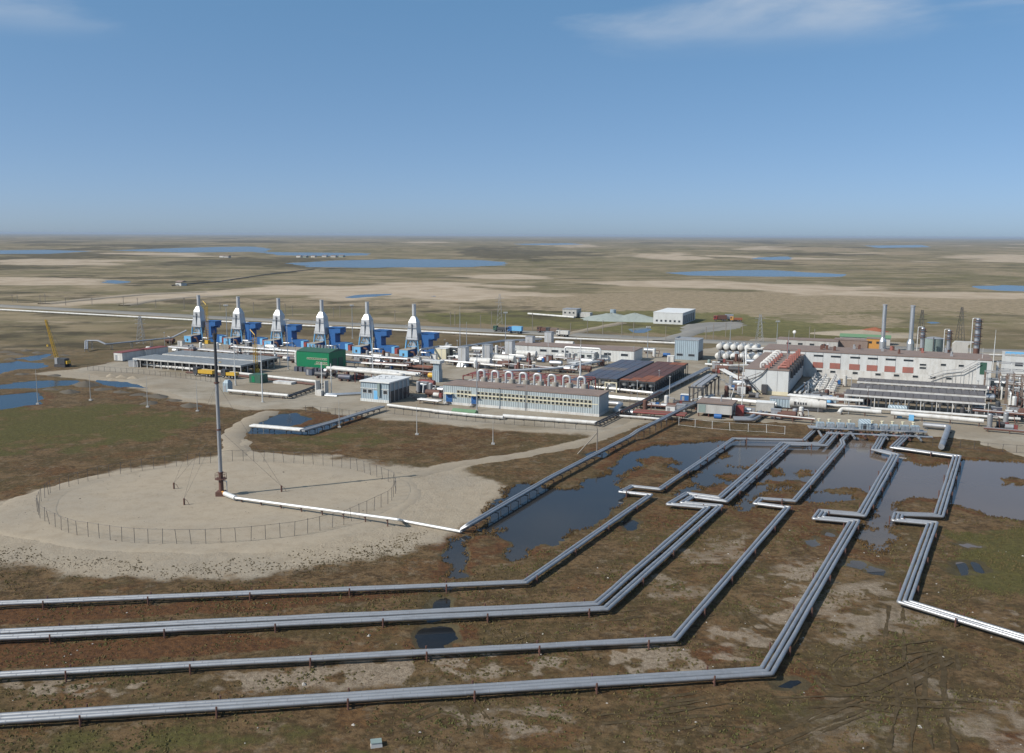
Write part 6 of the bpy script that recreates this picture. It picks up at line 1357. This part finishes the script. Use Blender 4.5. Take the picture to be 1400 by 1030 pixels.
for i, (px, py) in enumerate(HP): heap('low spoil heap by the left ponds, %s from the left' % ORD[i], px, py, random.Random(i).uniform(2.4, 5), random.Random(i+9).uniform(1.5, 3), random.Random(i+5).uniform(.5, 1.2), 'dark_soil', 20+i)
k = site('silo', 'small blue silo on the gravel heap beyond the road', 'silo', 838, 437); MB().cyl((0, 0, 1), (0, 0, 6), 1.8, n=12).build('shell', 'blue_siding', k, True); MB().cyl((0, 0, 0), (0, 0, 1), 1.2, n=12).build('foot', 'dark_steel', k)
rg = random.Random(5)
for i in range(9):
    px, py = ((300, 352.5), (306, 352.8), (405, 352.5), (414, 352.8), (425, 352.6), (440, 352), (452, 352.3), (463, 351.8), (240, 391))[i]
    k = site('far_house', 'tiny distant settlement building on the plain, %s from the left' % ORD[(7, 1, 2, 3, 4, 5, 6, 7, 0)[i]] if False else 'tiny far building on the plain, %s' % ('left of the lake near the road spur', 'second left of the lake', 'first above the lake shore', 'second above the lake shore', 'third above the lake shore', 'fourth above the lake shore', 'fifth above the lake shore', 'sixth above the lake shore', 'at the end of the sand spit')[i], 'building', px, py)
    a = rg.uniform(6, 13); MB().box(0, a, 0, 8, 0, rg.uniform(2.5, 3.6)).build('wall', rg.choice(['white', 'concrete', 'rust', 'tank_green']), k); MB().xprism([(-.5, 3.6), (8.5, 3.6), (4, 5)], -.4, a+.4).build('roof', 'brown_roof', k)
run('far dark pipeline crossing the plain on supports', [(235,390.5),(262,388),(300,385),(360,376),(430,368)], 1.0, (0,), .5, 'dark_steel', 60, 'dark_steel')

# ------------------------------------------------------------------ bits of debris on the near ground
flat_mat('debris_white', lambda nt: mixc(nt, noise(nt, 1.0, 2), (0.5, 0.48, 0.45), (0.25, 0.22, 0.19)))
rng = np.random.default_rng(8); V = []; F = []
zone = W([(-60,800),(-60,1050),(1460,1050),(1460,760),(1100,700),(700,800)]); zb = np.array(zone)
n_ = 0
while n_ < 170:
    x = rng.uniform(zb[:, 0].min(), zb[:, 0].max()); y = rng.uniform(zb[:, 1].min(), zb[:, 1].max())
    if sdf(zone, np.array([x]), np.array([y]))[0] < 0 or water_s(np.array([x]), np.array([y]))[0] > -.5: continue
    s_ = rng.uniform(.05, .17)*(2.2 if rng.random() < .07 else 1); a = rng.uniform(0, 6.28); k = len(V)
    for sx_, sy, sz in ((-1, -.6, 0), (1, -.5, 0), (.8, .7, 0), (-.9, .6, 0), (0, 0, .8)): V.append((x+s_*(sx_*math.cos(a)-sy*math.sin(a)), y+s_*(sx_*math.sin(a)+sy*math.cos(a)), .04+s_*sz))
    F += [(k, k+1, k+4), (k+1, k+2, k+4), (k+2, k+3, k+4), (k+3, k, k+4)]; n_ += 1
me = bpy.data.meshes.new('debris'); me.from_pydata(V, [], F); me.update(); tag(link('debris', me, 'debris_white'), kind='stuff')
# ------------------------------------------------------------------ haze: distance air
m = bpy.data.materials.new('haze'); m.use_nodes = True; nt = m.node_tree; nt.nodes.clear()
out = nt.nodes.new('ShaderNodeOutputMaterial'); pv = nt.nodes.new('ShaderNodeVolumePrincipled')
pv.inputs['Color'].default_value = (0.50, 0.60, 0.74, 1); pv.inputs['Density'].default_value = 0.00005; pv.inputs['Anisotropy'].default_value = 0.0
nt.links.new(pv.outputs[0], out.inputs['Volume']); MATS['haze'] = m
hz = MB().box(-66000, 66000, -66000, 66000, -6.0, 58.0).build('haze', 'haze'); tag(hz, kind='stuff')
